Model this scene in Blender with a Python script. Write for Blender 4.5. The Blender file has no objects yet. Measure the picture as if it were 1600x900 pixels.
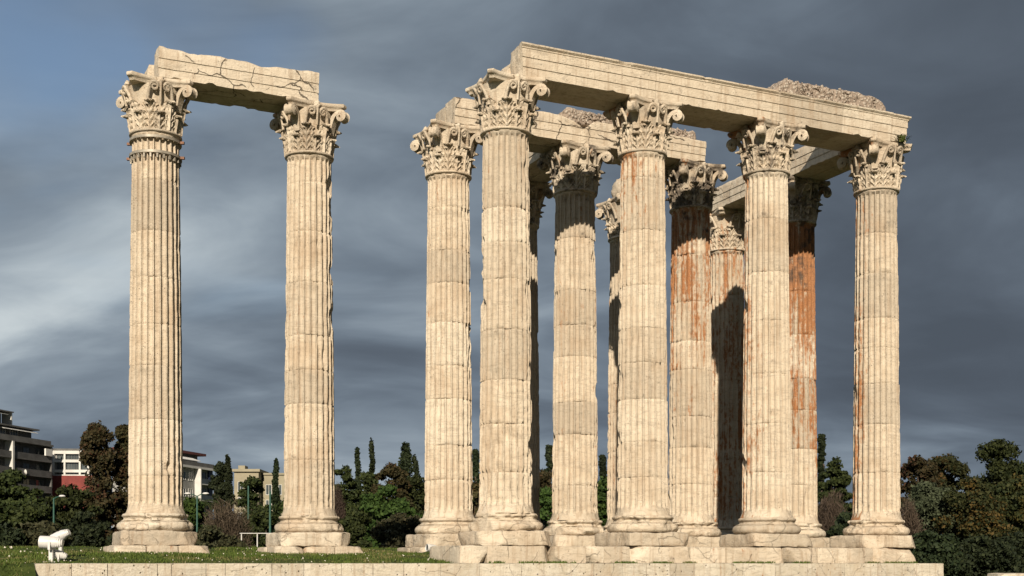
import bpy, math, random
import numpy as np
from mathutils import Vector, Matrix

R = math.radians
scene = bpy.context.scene
C = scene.collection

# ------------------------------------------------------------------ camera
# eye level is z = 0 (the top of the front step); the camera stands on ground at z = -1.6
F_PX = 1975.0                      # focal length in pixels of the 1600 px wide photograph
cam_d = bpy.data.cameras.new('camera')
cam_d.sensor_width = 36.0
cam_d.lens = 36.0 * F_PX / 1600.0
cam_d.shift_y = (880 - 450) / 1600.0
cam_d.clip_start = 0.1
cam_d.clip_end = 6000
cam = bpy.data.objects.new('camera', cam_d)
cam.location = (0, 0, 0)
cam.rotation_euler = (R(90), 0, 0)
C.objects.link(cam)
scene.camera = cam

# ------------------------------------------------------------------ sun and sky
SUN_EL = R(26.7)
TRAVEL = Vector((0.0695, 0.9976, 0))                       # horizontal way the light travels
TRAVEL.normalize()
light_dir = Vector((TRAVEL.x*math.cos(SUN_EL), TRAVEL.y*math.cos(SUN_EL), -math.sin(SUN_EL)))
sun_d = bpy.data.lights.new('sun', 'SUN')
sun_d.energy = 5.0
sun_d.angle = R(0.5)
sun_d.color = (1.0, 0.865, 0.69)
sun = bpy.data.objects.new('sun', sun_d)
sun.rotation_euler = light_dir.to_track_quat('-Z', 'Y').to_euler()
sun.location = (0, -30, 60)
C.objects.link(sun)

world = bpy.data.worlds.new('World')
scene.world = world
world.use_nodes = True


def build_sky():
    nt = world.node_tree
    N, L = nt.nodes, nt.links
    N.clear()
    out = N.new('ShaderNodeOutputWorld')
    sky = N.new('ShaderNodeTexSky')
    sky.sky_type = 'NISHITA'
    sky.sun_disc = False
    sky.sun_elevation = SUN_EL
    # sun stands opposite to the way the light travels
    sky.sun_rotation = math.atan2(-TRAVEL.x, -TRAVEL.y)
    bg_sky = N.new('ShaderNodeBackground')
    bg_sky.inputs['Strength'].default_value = 0.07
    L.new(sky.outputs[0], bg_sky.inputs[0])
    tc = N.new('ShaderNodeTexCoord')
    sep = N.new('ShaderNodeSeparateXYZ')
    L.new(tc.outputs['Generated'], sep.inputs[0])

    def math_(op, a, b=None, c=None, clamp=False):
        m = N.new('ShaderNodeMath'); m.operation = op; m.use_clamp = clamp
        for k, v in enumerate((a, b, c)):
            if v is None: continue
            if isinstance(v, (int, float)): m.inputs[k].default_value = v
            else: L.new(v, m.inputs[k])
        return m.outputs[0]
    zz = math_('ADD', math_('MAXIMUM', sep.outputs[2], 0.0), 0.30)
    px = math_('DIVIDE', sep.outputs[0], zz)
    py = math_('DIVIDE', sep.outputs[1], zz)
    comb = N.new('ShaderNodeCombineXYZ')
    L.new(px, comb.inputs[0]); L.new(py, comb.inputs[1])

    def noise(scale, off, detail=6, rough=0.55, dist=0.0, sx=1.0, sy=1.0):
        mp = N.new('ShaderNodeMapping')
        mp.inputs['Location'].default_value = off
        mp.inputs['Scale'].default_value = (sx, sy, 1)
        L.new(comb.outputs[0], mp.inputs[0])
        n = N.new('ShaderNodeTexNoise')
        n.inputs['Scale'].default_value = scale
        n.inputs['Detail'].default_value = detail
        n.inputs['Roughness'].default_value = rough
        n.inputs['Distortion'].default_value = dist
        L.new(mp.outputs[0], n.inputs['Vector'])
        return n.outputs['Fac']
    big = noise(0.6, SKY_OFF[0], 2, 0.5)
    mid = noise(1.35, SKY_OFF[1], 6, 0.50, 0.5, 0.75, 1.0)
    fine = noise(3.8, SKY_OFF[2], 6, 0.52, 0.6, 0.7, 1.0)
    # cloud brightness: layered noise under one broad storm front that thickens towards the east (+x)
    b = math_('MULTIPLY_ADD', mid, 1.05, math_('MULTIPLY', fine, 0.60))
    b = math_('MULTIPLY_ADD', big, 0.75, b)
    b = math_('MULTIPLY_ADD', sep.outputs[0], -0.42, b)
    ramp = N.new('ShaderNodeValToRGB')
    cr = ramp.color_ramp
    cr.interpolation = 'B_SPLINE'
    stops = [(0.0, (0.0561, 0.0694, 0.0883)), (0.30, (0.0823, 0.1020, 0.1294)), (0.5, (0.1306, 0.1632, 0.2013)),
             (0.70, (0.2128, 0.2550, 0.2971)), (0.86, (0.3192, 0.3672, 0.4026)), (1.0, (0.4546, 0.4998, 0.5176))]
    while len(cr.elements) < len(stops): cr.elements.new(0.5)
    for e, (p, c) in zip(cr.elements, stops):
        e.position = p; e.color = (*c, 1)
    mr = N.new('ShaderNodeMapRange')
    mr.inputs['From Min'].default_value = 0.88
    mr.inputs['From Max'].default_value = 1.60
    L.new(b, mr.inputs['Value'])
    L.new(mr.outputs[0], ramp.inputs[0])
    bg_c = N.new('ShaderNodeBackground')
    L.new(ramp.outputs[0], bg_c.inputs[0])
    bg_c.inputs['Strength'].default_value = 0.97
    # gaps of blue between the clouds
    gap = noise(0.75, SKY_OFF[3], 5, 0.5, 0.2)
    gm = N.new('ShaderNodeMapRange')
    gm.interpolation_type = 'SMOOTHSTEP'
    gm.inputs['From Min'].default_value = 0.585
    gm.inputs['From Max'].default_value = 0.70
    gm.inputs['To Max'].default_value = 0.92
    L.new(gap, gm.inputs['Value'])
    # towards the horizon the cloud layers overlap and close the gaps
    hz = N.new('ShaderNodeMapRange'); hz.interpolation_type = 'SMOOTHSTEP'
    hz.inputs['From Min'].default_value = 0.10; hz.inputs['From Max'].default_value = 0.30
    L.new(sep.outputs[2], hz.inputs['Value'])
    mix = N.new('ShaderNodeMixShader')
    L.new(math_('MULTIPLY', gm.outputs[0], hz.outputs[0]), mix.inputs[0])
    L.new(bg_c.outputs[0], mix.inputs[1])
    L.new(bg_sky.outputs[0], mix.inputs[2])
    L.new(mix.outputs[0], out.inputs[0])


SKY_OFF = [(9.49, 13.15, 0), (13.33, 2.85, 0), (14.8, 18.45, 0), (1.15, 9.35, 0)]
build_sky()
vs = scene.view_settings
vs.view_transform = 'Standard'
vs.look = 'None'
vs.exposure = 0.42
vs.gamma = 1.0
vs.use_curve_mapping = False

# ------------------------------------------------------------------ numpy noise
def _hash(ix, iy, iz, seed):
    h = (ix.astype(np.int64)*374761393 + iy.astype(np.int64)*668265263 + iz.astype(np.int64)*2147483647 + seed*974711) & 0xffffffff
    h = ((h ^ (h >> 13))*1274126177) & 0xffffffff
    h = (h ^ (h >> 16)) & 0xffff
    return h/32767.5 - 1.0


def vnoise(P, seed=0):
    P = np.asarray(P, float)
    I = np.floor(P).astype(np.int64)
    f = P - I
    f = f*f*(3 - 2*f)
    r = 0
    for dx in (0, 1):
        wx = f[..., 0] if dx else 1 - f[..., 0]
        for dy in (0, 1):
            wy = f[..., 1] if dy else 1 - f[..., 1]
            for dz in (0, 1):
                wz = f[..., 2] if dz else 1 - f[..., 2]
                r = r + wx*wy*wz*_hash(I[..., 0]+dx, I[..., 1]+dy, I[..., 2]+dz, seed)
    return r


def fbm(P, o=3, seed=0):
    r, a, s = 0, 1.0, 0
    P = np.asarray(P, float)
    for k in range(o):
        r = r + a*vnoise(P, seed+k*17); s += a; a *= 0.5; P = P*2.03
    return r/s


def sstep(a, b, x):
    t = np.clip((np.asarray(x, float)-a)/(b-a), 0, 1)
    return t*t*(3-2*t)

# ------------------------------------------------------------------ mesh helpers
def mesh(name, V, Fs, smooth=True, sharp=None):
    me = bpy.data.meshes.new(name)
    V = np.asarray(V, float)
    if isinstance(Fs, np.ndarray): Fs = Fs.tolist()
    me.from_pydata(V.tolist(), [], Fs)
    if smooth:
        me.polygons.foreach_set('use_smooth', [True]*len(me.polygons))
        if sharp: me.set_sharp_from_angle(angle=R(sharp))
    me.update()
    return me


def quads_mesh(name, V, nq, smooth=False):
    """V: (nq*4,3) loose quads"""
    me = bpy.data.meshes.new(name)
    me.vertices.add(nq*4); me.loops.add(nq*4); me.polygons.add(nq)
    me.vertices.foreach_set('co', np.asarray(V, np.float32).ravel())
    me.loops.foreach_set('vertex_index', np.arange(nq*4, dtype=np.int32))
    me.polygons.foreach_set('loop_start', np.arange(0, nq*4, 4, dtype=np.int32))
    me.update(calc_edges=True)
    me.validate()
    return me


def obj(name, me, mat=None, parent=None, loc=(0, 0, 0), rot=(0, 0, 0), **props):
    o = bpy.data.objects.new(name, me)
    C.objects.link(o)
    if mat is not None and me is not None and len(me.materials) == 0: me.materials.append(mat)
    o.location = loc; o.rotation_euler = rot
    if parent is not None: o.parent = parent
    for k, v in props.items(): o[k] = v
    return o


def thing(name, label, cat, loc=(0, 0, 0), rz=0, group=None):
    o = bpy.data.objects.new(name, None)
    C.objects.link(o)
    o.empty_display_size = 0.3
    o.location = loc; o.rotation_euler = (0, 0, rz)
    o['label'] = label; o['category'] = cat; o['kind'] = 'thing'
    if group: o['group'] = group
    return o


def tag(o, label, cat, group=None):
    o['label'] = label; o['category'] = cat; o['kind'] = 'thing'
    if group: o['group'] = group
    return o


def grid_faces(nr, nc, wrap=True, off=0):
    """faces of nr rings of nc points"""
    r = np.arange(nr-1)[:, None]; c = np.arange(nc if wrap else nc-1)[None, :]
    a = r*nc + c; b = r*nc + (c+1) % nc
    return (np.stack([a, b, b+nc, a+nc], -1).reshape(-1, 4) + off)


class MB:
    """collects boxes / tubes into one mesh"""
    def __init__(s): s.V = []; s.F = []; s.n = 0
    def add(s, V, F):
        s.V.append(np.asarray(V, float)); s.F += [[i+s.n for i in f] for f in (F.tolist() if isinstance(F, np.ndarray) else F)]
        s.n += len(V); return s
    def box(s, x0, x1, y0, y1, z0, z1):
        V = [(x, y, z) for z in (z0, z1) for y in (y0, y1) for x in (x0, x1)]
        return s.add(V, [[0, 2, 3, 1], [4, 5, 7, 6], [0, 1, 5, 4], [2, 6, 7, 3], [0, 4, 6, 2], [1, 3, 7, 5]])
    def tube(s, pts, rad, n=8, cap=True):
        pts = np.asarray(pts, float); rad = np.broadcast_to(rad, len(pts))
        T = np.gradient(pts, axis=0); T /= np.linalg.norm(T, axis=1)[:, None] + 1e-9
        ref = np.array([0, 0, 1.0]) if abs(T[:, 2]).mean() < 0.8 else np.array([0, 1.0, 0.0])
        A = np.cross(T, ref); A /= np.linalg.norm(A, axis=1)[:, None] + 1e-9
        B = np.cross(T, A)
        a = np.linspace(0, 2*np.pi, n, endpoint=False)
        V = pts[:, None] + rad[:, None, None]*(np.cos(a)[None, :, None]*A[:, None] + np.sin(a)[None, :, None]*B[:, None])
        F = grid_faces(len(pts), n).tolist()
        if cap: F += [list(range(n))[::-1], [(len(pts)-1)*n+k for k in range(n)]]
        return s.add(V.reshape(-1, 3), F)
    def mesh(s, name, smooth=False, sharp=35): return mesh(name, np.concatenate(s.V), s.F, smooth, sharp)


def block_mesh(name, dx, dy, dz, seed, bev=0.05, rough=0.02, cuts=(), seg=0.16):
    """a weathered stone block dx*dy*dz, centred in x and y, standing on z=0; cuts = [(normal, fraction)] chip planes"""
    n = [max(2, int(math.ceil(d/seg))) for d in (dx, dy, dz)]
    h = np.array([dx, dy, dz])/2
    V, F, off = [], [], 0
    idx = {}
    faces = []
    def vid(i, j, k):
        key = (i, j, k)
        if key not in idx:
            idx[key] = len(V)
            V.append((-1+2*i/n[0], -1+2*j/n[1], -1+2*k/n[2]))
        return idx[key]
    for ax in range(3):
        a, b = [(1, 2), (2, 0), (0, 1)][ax]
        for side in (0, n[ax]):
            for p in range(n[a]):
                for q in range(n[b]):
                    cs = []
                    for (pp, qq) in ((p, q), (p+1, q), (p+1, q+1), (p, q+1)):
                        t = [0, 0, 0]; t[ax] = side; t[a] = pp; t[b] = qq
                        cs.append(vid(*t))
                    faces.append(cs if side else cs[::-1])
    P = np.array(V)*h
    inner = np.clip(P, -(h-bev), h-bev)
    d = P - inner
    l = np.linalg.norm(d, axis=1)[:, None]
    P = np.where(l > 1e-6, inner + d/np.maximum(l, 1e-6)*bev, P)
    for nn, fr in cuts:
        nn = np.array(nn, float); nn /= np.linalg.norm(nn)
        lim = (np.abs(nn)*h).sum()*fr
        lim = lim + 0.05*fbm(P*2.5, 2, seed+5)
        ex = np.maximum(0, P@nn - lim)
        P = P - ex[:, None]*nn
    nr = d/np.maximum(l, 1e-6)
    nr = np.where(l > 1e-6, nr, np.sign(P)*(np.abs(np.array(V)) > 0.999))
    P = P + nr*(rough*fbm(P*2.2+seed*3.1, 3, seed)+0.4*rough*fbm(P*9+seed, 2, seed+3))[:, None]
    P[:, 2] += h[2]
    return mesh(name, P, faces, True, 38)

# ------------------------------------------------------------------ materials
class NT:
    def __init__(s, name):
        s.m = bpy.data.materials.new(name); s.m.use_nodes = True
        s.t = s.m.node_tree; s.N = s.t.nodes; s.L = s.t.links
        s.N.clear()
        s.out = s.N.new('ShaderNodeOutputMaterial')
        s.b = s.N.new('ShaderNodeBsdfPrincipled')
        s.L.new(s.b.outputs[0], s.out.inputs[0])
    def set(s, k, v):
        if isinstance(v, bpy.types.NodeSocket): s.L.new(v, s.b.inputs[k])
        else: s.b.inputs[k].default_value = v if not (isinstance(v, tuple) and len(v) == 3) else (*v, 1)
    def put(s, sock, v):
        if isinstance(v, bpy.types.NodeSocket): s.L.new(v, sock)
        elif isinstance(v, tuple): sock.default_value = (*v, 1) if len(v) == 3 and len(sock.default_value) == 4 else v
        else: sock.default_value = v
    def coord(s, kind='Object', scale=(1, 1, 1), loc=(0, 0, 0)):
        if kind == 'Position':
            o = s.N.new('ShaderNodeNewGeometry').outputs['Position']
        else: o = s.N.new('ShaderNodeTexCoord').outputs[kind]
        mp = s.N.new('ShaderNodeMapping')
        mp.inputs['Scale'].default_value = scale; mp.inputs['Location'].default_value = loc
        s.L.new(o, mp.inputs[0]); return mp.outputs[0]
    def noise(s, vec, scale, detail=5, rough=0.55, dist=0.0):
        n = s.N.new('ShaderNodeTexNoise')
        n.inputs['Scale'].default_value = scale; n.inputs['Detail'].default_value = detail
        n.inputs['Roughness'].default_value = rough; n.inputs['Distortion'].default_value = dist
        s.L.new(vec, n.inputs['Vector']); return n.outputs['Fac']
    def voro(s, vec, scale, feature='F1'):
        n = s.N.new('ShaderNodeTexVoronoi'); n.feature = feature
        n.inputs['Scale'].default_value = scale
        s.L.new(vec, n.inputs['Vector']); return n.outputs['Distance']
    def rng(s, v, a, b, c=0.0, d=1.0, smooth=True):
        m = s.N.new('ShaderNodeMapRange')
        if smooth: m.interpolation_type = 'SMOOTHSTEP'
        s.put(m.inputs['Value'], v)
        m.inputs['From Min'].default_value = a; m.inputs['From Max'].default_value = b
        m.inputs['To Min'].default_value = c; m.inputs['To Max'].default_value = d
        return m.outputs[0]
    def mth(s, op, a, b=0.0, clamp=False):
        m = s.N.new('ShaderNodeMath'); m.operation = op; m.use_clamp = clamp
        s.put(m.inputs[0], a); s.put(m.inputs[1], b); return m.outputs[0]
    def mix(s, f, a, b, mode='MIX'):
        m = s.N.new('ShaderNodeMix'); m.data_type = 'RGBA'; m.blend_type = mode
        s.put(m.inputs[0], f); s.put(m.inputs[6], a); s.put(m.inputs[7], b); return m.outputs[2]
    def attr(s, name):
        a = s.N.new('ShaderNodeAttribute'); a.attribute_type = 'OBJECT'; a.attribute_name = name
        return a.outputs['Fac']
    def rand(s): return s.N.new('ShaderNodeObjectInfo').outputs['Random']
    def island(s): return s.N.new('ShaderNodeNewGeometry').outputs['Random Per Island']
    def bump(s, h, strength=0.3, dist=0.05):
        b = s.N.new('ShaderNodeBump'); b.inputs['Strength'].default_value = strength; b.inputs['Distance'].default_value = dist
        s.L.new(h, b.inputs['Height']); s.L.new(b.outputs[0], s.b.inputs['Normal'])


def marble_mat(name, base=(0.47, 0.395, 0.30), pale=(0.555, 0.485, 0.385), grey=(0.31, 0.27, 0.215), pit=0.35, spread=0.5, pscale=9.0):
    m = NT(name)
    pos = m.coord('Position')
    big = m.noise(pos, 0.55, 4, 0.6)
    mid = m.noise(pos, 2.6, 6, 0.65, 0.4)
    fine = m.noise(pos, 17, 5, 0.7)
    col = m.mix(m.rng(mid, 0.32, 0.68), base, pale)
    # tone of the single stone
    rnd = m.rand()
    col = m.mix(m.mth('MULTIPLY', m.rng(rnd, 0.5, 1.0, smooth=False), 0.62), col, grey)
    col = m.mix(m.mth('MULTIPLY', m.rng(rnd, 0.35, 0.0, smooth=False), 0.5), col, (0.58, 0.53, 0.44))
    # grey marble veins, tilted
    vn = m.coord('Position', (0.5, 0.5, 2.4), (3, 1, 0))
    v = m.noise(vn, 1.1, 7, 0.6, 1.1)
    v = m.mth('ABSOLUTE', m.mth('SUBTRACT', v, 0.5))
    col = m.mix(m.mth('MULTIPLY', m.rng(v, 0.03, 0.0), 0.38), col, (0.22, 0.19, 0.15))
    col = m.mix(m.mth('MULTIPLY', m.rng(big, 0.50, 0.70), 0.5), col, (0.38, 0.29, 0.20))
    # run-down streaks of rain dirt
    st = m.noise(m.coord('Position', (4.5, 4.5, 0.22)), 1.5, 5, 0.6)
    col = m.mix(m.mth('MULTIPLY', m.rng(st, 0.50, 0.68), 0.48), col, (0.29, 0.21, 0.14))
    # rust-orange iron stain streaks, more on the weather side of some columns
    ob = m.N.new('ShaderNodeTexCoord').outputs['Object']
    sp = m.N.new('ShaderNodeSeparateXYZ'); m.L.new(ob, sp.inputs[0])
    side = m.mth('ADD', m.mth('MULTIPLY', sp.outputs[0], m.attr('stain_x')), m.mth('MULTIPLY', sp.outputs[1], m.attr('stain_y')))
    s1 = m.noise(m.coord('Position', (1.6, 1.6, 0.16)), 1.7, 6, 0.62, 0.3)
    s2 = m.noise(m.coord('Position', (1, 1, 0.5)), 6.5, 5, 0.7)
    s = m.mth('ADD', m.mth('ADD', m.mth('MULTIPLY', s1, 0.62), m.mth('MULTIPLY', s2, 0.38)), m.mth('MULTIPLY', side, 0.17))
    s = m.mth('ADD', s, m.attr('stain'))
    om = m.rng(s, 0.60, 0.70)
    orange = m.mix(m.rng(fine, 0.3, 0.7), (0.20, 0.066, 0.014), (0.36, 0.145, 0.042))
    col = m.mix(m.mth('MULTIPLY', om, 0.86), col, orange)
    # black crust on sheltered carved stone, with shade of the inner capitals painted in
    cn = m.noise(pos, 2.0, 6, 0.65)
    cm = m.rng(m.mth('ADD', cn, m.attr('crust')), 0.62, 0.80)
    col = m.mix(m.mth('MULTIPLY', cm, 0.85), col, (0.055, 0.045, 0.038))
    pt = m.rng(m.mth('ADD', m.mth('ADD', m.mth('MULTIPLY', fine, 0.5), m.mth('MULTIPLY', mid, 0.5)), m.attr('patina')), 0.545, 0.70)
    col = m.mix(m.mth('MULTIPLY', pt, 0.62), col, (0.20, 0.12, 0.065))
    # hairline cracks where asked for
    wn = m.N.new('ShaderNodeTexNoise'); wn.inputs['Scale'].default_value = 1.6; wn.inputs['Detail'].default_value = 5
    m.L.new(pos, wn.inputs['Vector'])
    wv = m.N.new('ShaderNodeVectorMath'); wv.operation = 'MULTIPLY_ADD'
    m.L.new(wn.outputs['Color'], wv.inputs[0]); wv.inputs[1].default_value = (0.55, 0.55, 0.55); m.L.new(pos, wv.inputs[2])
    ck = m.voro(wv.outputs[0], 0.62, 'DISTANCE_TO_EDGE')
    ck = m.mth('MULTIPLY', m.rng(ck, 0.013, 0.006), m.rng(m.noise(pos, 1.1, 2), 0.44, 0.52))
    ck = m.mth('MULTIPLY', ck, m.attr('cracks'))
    col = m.mix(m.mth('MULTIPLY', ck, 0.85), col, (0.07, 0.055, 0.04))
    sc_ = m.noise(m.coord('Position', (1, 1, 0.55)), 8.0, 4, 0.7)
    col = m.mix(m.mth('MULTIPLY', m.rng(sc_, 0.62, 0.74), 0.55), col, (0.17, 0.12, 0.075))
    # pits
    pv = m.voro(m.coord('Position', (1, 1, 0.8)), pscale)
    pm = m.mth('MULTIPLY', m.rng(pv, 0.16, 0.06), m.rng(m.noise(pos, 1.3, 3), spread, spread+0.12))
    col = m.mix(m.mth('MULTIPLY', pm, pit), col, (0.12, 0.09, 0.06))
    m.set('Base Color', col)
    m.set('Roughness', 0.78)
    m.set('Specular IOR Level', 0.25)
    h = m.mth('ADD', m.mth('MULTIPLY', fine, 0.5), m.mth('MULTIPLY', mid, 0.9))
    h = m.mth('SUBTRACT', h, m.mth('MULTIPLY', pm, 1.2))
    h = m.mth('SUBTRACT', h, m.mth('MULTIPLY', ck, 1.5))
    m.bump(h, 0.85, 0.06)
    return m.m


def plain_mat(name, col, rough=0.7, var=0.25, scale=3.0, metal=0.0, bump=0.15):
    m = NT(name)
    p = m.coord('Position')
    n = m.noise(p, scale, 6, 0.6)
    dark = tuple(c*(1-var) for c in col); lite = tuple(min(1, c*(1+var*0.6)) for c in col)
    m.set('Base Color', m.mix(m.rng(n, 0.3, 0.7), dark, lite))
    m.set('Roughness', rough); m.set('Metallic', metal)
    m.bump(n, bump, 0.02)
    return m.m


def leaf_mat(name, a, b, c=None):
    m = NT(name)
    i = m.island()
    col = m.mix(m.rng(i, 0.0, 1.0, smooth=False), a, b)
    if c:
        n = m.noise(m.coord('Position'), 0.55, 3, 0.6)
        col = m.mix(m.mth('MULTIPLY', m.rng(n, 0.48, 0.62), m.rng(i, 0.25, 0.7)), col, c)
    rnd = m.rand()
    hs = m.N.new('ShaderNodeHueSaturation')
    m.L.new(col, hs.inputs['Color'])
    m.L.new(m.rng(rnd, 0, 1, 0.8, 1.15, False), hs.inputs['Value'])
    m.L.new(m.rng(rnd, 0, 1, 0.485, 0.515, False), hs.inputs['Hue'])
    m.set('Base Color', hs.outputs[0])
    m.set('Roughness', 0.75); m.set('Specular IOR Level', 0.2)
    return m.m


MARBLE = marble_mat('marble')
LIME = marble_mat('limestone', (0.47, 0.42, 0.33), (0.56, 0.52, 0.44), (0.34, 0.30, 0.24), 0.95, 0.40, 6.0)


def rubble_mat():
    m = NT('rubble_concrete')
    p = m.coord('Position')
    v = m.voro(p, 9.0)
    n = m.noise(p, 4, 6, 0.65)
    col = m.mix(m.rng(v, 0.15, 0.55), (0.44, 0.40, 0.34), (0.24, 0.19, 0.15))
    col = m.mix(m.mth('MULTIPLY', m.rng(n, 0.45, 0.65), 0.5), col, (0.36, 0.29, 0.23))
    m.set('Base Color', col); m.set('Roughness', 0.9)
    m.bump(m.mth('SUBTRACT', n, v), 0.9, 0.08)
    return m.m


RUBBLE = rubble_mat()


def ground_mat():
    m = NT('grass_earth')
    p = m.coord('Position')
    a = m.noise(p, 0.35, 6, 0.6)
    b = m.noise(p, 3.0, 6, 0.7)
    col = m.mix(m.rng(b, 0.3, 0.7), (0.025, 0.038, 0.009), (0.055, 0.072, 0.018))
    col = m.mix(m.rng(a, 0.52, 0.68), col, (0.13, 0.10, 0.06))
    m.set('Base Color', col); m.set('Roughness', 0.95); m.set('Specular IOR Level', 0.1)
    m.bump(b, 0.6, 0.08)
    return m.m


GROUND = ground_mat()
GRASS = leaf_mat('grass_blades', (0.030, 0.052, 0.008), (0.085, 0.115, 0.02), (0.15, 0.13, 0.055))
STONE_W = plain_mat('white_stone_chips', (0.62, 0.58, 0.5), 0.85, 0.3, 8)
STEEL = plain_mat('grey_metal_band', (0.30, 0.27, 0.22), 0.55, 0.3, 6, 0.3)
RUST = plain_mat('rusty_metal', (0.20, 0.10, 0.06), 0.7, 0.4, 8, 0.2)
WHITE = plain_mat('white_enamel', (0.56, 0.555, 0.54), 0.35, 0.08, 5)
GLASS = plain_mat('dark_glass', (0.05, 0.06, 0.065), 0.12, 0.2, 1)
GREENPOLE = plain_mat('green_paint', (0.02, 0.075, 0.055), 0.45, 0.2, 4)
BARK = plain_mat('bark', (0.075, 0.055, 0.04), 0.9, 0.4, 8)
PALEBARK = plain_mat('pale_bark', (0.22, 0.19, 0.15), 0.9, 0.4, 6)

# ------------------------------------------------------------------ temple frame
TH = 0.43314
U = np.array([math.cos(TH), math.sin(TH), 0]); NV = np.array([math.sin(TH), -math.cos(TH), 0])
A0 = np.array([-0.219, 44.458, 0])
SP, SP2 = 5.5705, 5.384                   # column spacing along and across the rows
ZB = 0.61                                 # underside of the plinths
HCOL = 16.25                              # plinth to abacus top
def WP(t, off, z=0.0): return tuple(A0 + U*t + NV*off + np.array([0, 0, z]))


# ------------------------------------------------------------------ ground
def ground_h(t, off):
    """height of the ground at temple coordinates"""
    t = np.asarray(t, float); off = np.asarray(off, float)
    base = np.full(t.shape, -1.6)
    # grassy mound carrying the platform; ramps up from the front step
    mound = -0.04 + 0.34*sstep(2.2, -3.6, off) + 0.27*sstep(-4.5, -9.0, off)
    mound = mound - 2.2*sstep(-15, -42, off)
    left_front = -1.6*sstep(1.9, 4.2, off)            # west of the wall end the bank runs on downhill
    wl = sstep(-15.55, -15.75, t)
    front = np.where(off > 2.0, 1.0, 0.0)
    h = mound + wl*left_front
    h = np.where((front > 0) & (t > -15.65), base, h)
    # levelled floor among the columns
    floor = np.where((off < 1.05) & (t > -2.0), sstep(-2.0, -1.2, t)*sstep(1.05, 0.7, off), 0)
    h = h*(1-floor) + floor*np.maximum(h, 0.50 - 2.0*sstep(-15, -42, off))
    # falls away beyond the east end
    e = sstep(17.2, 19.0, t)
    h = h*(1-e) + base*e
    w = sstep(-32, -60, t)
    h = h*(1-w) + base*w
    return np.maximum(h, -1.6)


def build_ground():
    tn = np.unique(np.concatenate([np.linspace(-60, 40, 201), [-15.7, -15.6, 17.2, 17.6, 18.0, 19.0], -60-np.geomspace(5, 3000, 16), 40+np.geomspace(5, 3000, 16)]))
    on = np.unique(np.concatenate([np.linspace(-45, 20, 170), [2.0, 1.99, 1.05, 0.7], -45-np.geomspace(5, 3500, 16), 20+np.geomspace(5, 1500, 14)]))
    T, O = np.meshgrid(tn, on)
    Z = ground_h(T, O)
    X = A0[0] + U[0]*T + NV[0]*O; Y = A0[1] + U[1]*T + NV[1]*O
    P = np.stack([X, Y, np.zeros_like(X)], -1)
    near = (np.abs(T) < 45) & (np.abs(O) < 30)
    Z = Z + np.where(near & (Z > -1.5), 0.05*fbm(P*0.6, 3, 4), 0) 
    P[..., 2] = Z
    F = grid_faces(len(on), len(tn), False)
    me = mesh('ground', P.reshape(-1, 3), F[:, ::-1] if False else F, True, 50)
    obj('ground', me, GROUND, kind='structure')


build_ground()

# ------------------------------------------------------------------ front step wall and stylobate course
def run_of_blocks(parent, edges, off, depth, z0, h, mat, seed, rough=0.012, bev=0.03, breaks=0.0, jit=0.02):
    """blocks side by side along the row; edges in t; front face at off, reaching back by depth. Parent sits at A0 rotated by TH."""
    rg = random.Random(seed)
    for k in range(len(edges)-1):
        a, b = edges[k]+0.004, edges[k+1]-0.004
        cuts = []
        if rg.random() < breaks:
            cuts.append(((rg.choice((-1, 1)), -1.0, rg.choice((-1, 1, 1))), rg.uniform(0.72, 0.9)))
        if rg.random() < breaks:
            cuts.append(((rg.choice((-1, 1)), -0.7, 0.2), rg.uniform(0.75, 0.92)))
        if rg.random() < breaks*0.6:
            cuts.append(((0.1, -0.8, 1), rg.uniform(0.82, 0.93)))
        j = rg.uniform(-jit, jit)
        me = block_mesh('block', b-a, depth+j, h, seed+k, bev, rough, cuts, 0.14)
        obj('block', me, mat, parent, ((a+b)/2, -off+(depth+j)/2-j, z0), cracks=0.35 if breaks else 0.2)


def px_to_t(px, off):
    s = A0 + NV*off
    k = (px-800)/F_PX
    return (k*s[1]-s[0])/(U[0]-k*U[1])


OFFW = 2.3
frontwall = thing('front_step_wall', 'low pale limestone block wall running along the front of the ruin', 'wall', tuple(A0), TH)
top_edges = [px_to_t(p, OFFW) for p in (55, 112, 168, 246, 268, 322, 352, 425, 475, 534, 583, 631, 688, 750, 815, 850, 886, 928, 973, 1010, 1047, 1086, 1125, 1161, 1212, 1262, 1320, 1372, 1428, 1453, 1475)]
run_of_blocks(frontwall, top_edges, OFFW, 1.0, -0.62, 0.615, LIME, 100, 0.010, 0.018, 0.0, 0.008)
low_edges = list(np.linspace(top_edges[0]-0.0, top_edges[-1]+0.0, 20))
run_of_blocks(frontwall, low_edges, OFFW+0.06, 1.0, -1.22, 0.595, LIME, 200, 0.012, 0.02, 0.1)
run_of_blocks(frontwall, [e+0.3 for e in low_edges[:-1]]+[low_edges[-1]], OFFW+0.3, 1.2, -1.75, 0.525, LIME, 300, 0.012, 0.02, 0.1)
# the wall turns the corner at both ends
for (tt, sd) in ((top_edges[0]+0.55, 1), (top_edges[-1]-0.55, -1)):
    for k in range(4):
        me = block_mesh('block', 1.0, 1.5, 0.6, 350+k+int(tt), 0.02, 0.012, (), 0.2)
        obj('block', me, LIME, frontwall, (tt, -OFFW+1.02+0.76+k*1.52, -0.63))

OFFC = 1.42
course = thing('stylobate_course', 'weathered marble block course carrying the front row of columns', 'step', tuple(A0), TH)
edges = [px_to_t(p, OFFC) for p in (717, 761, 866, 917, 944, 986, 1079, 1135, 1183, 1228, 1267, 1277, 1323, 1364, 1433)]
run_of_blocks(course, edges, OFFC, 2.75, -0.012, ZB-0.0, MARBLE, 400, 0.035, 0.05, 0.6, 0.06)

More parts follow.
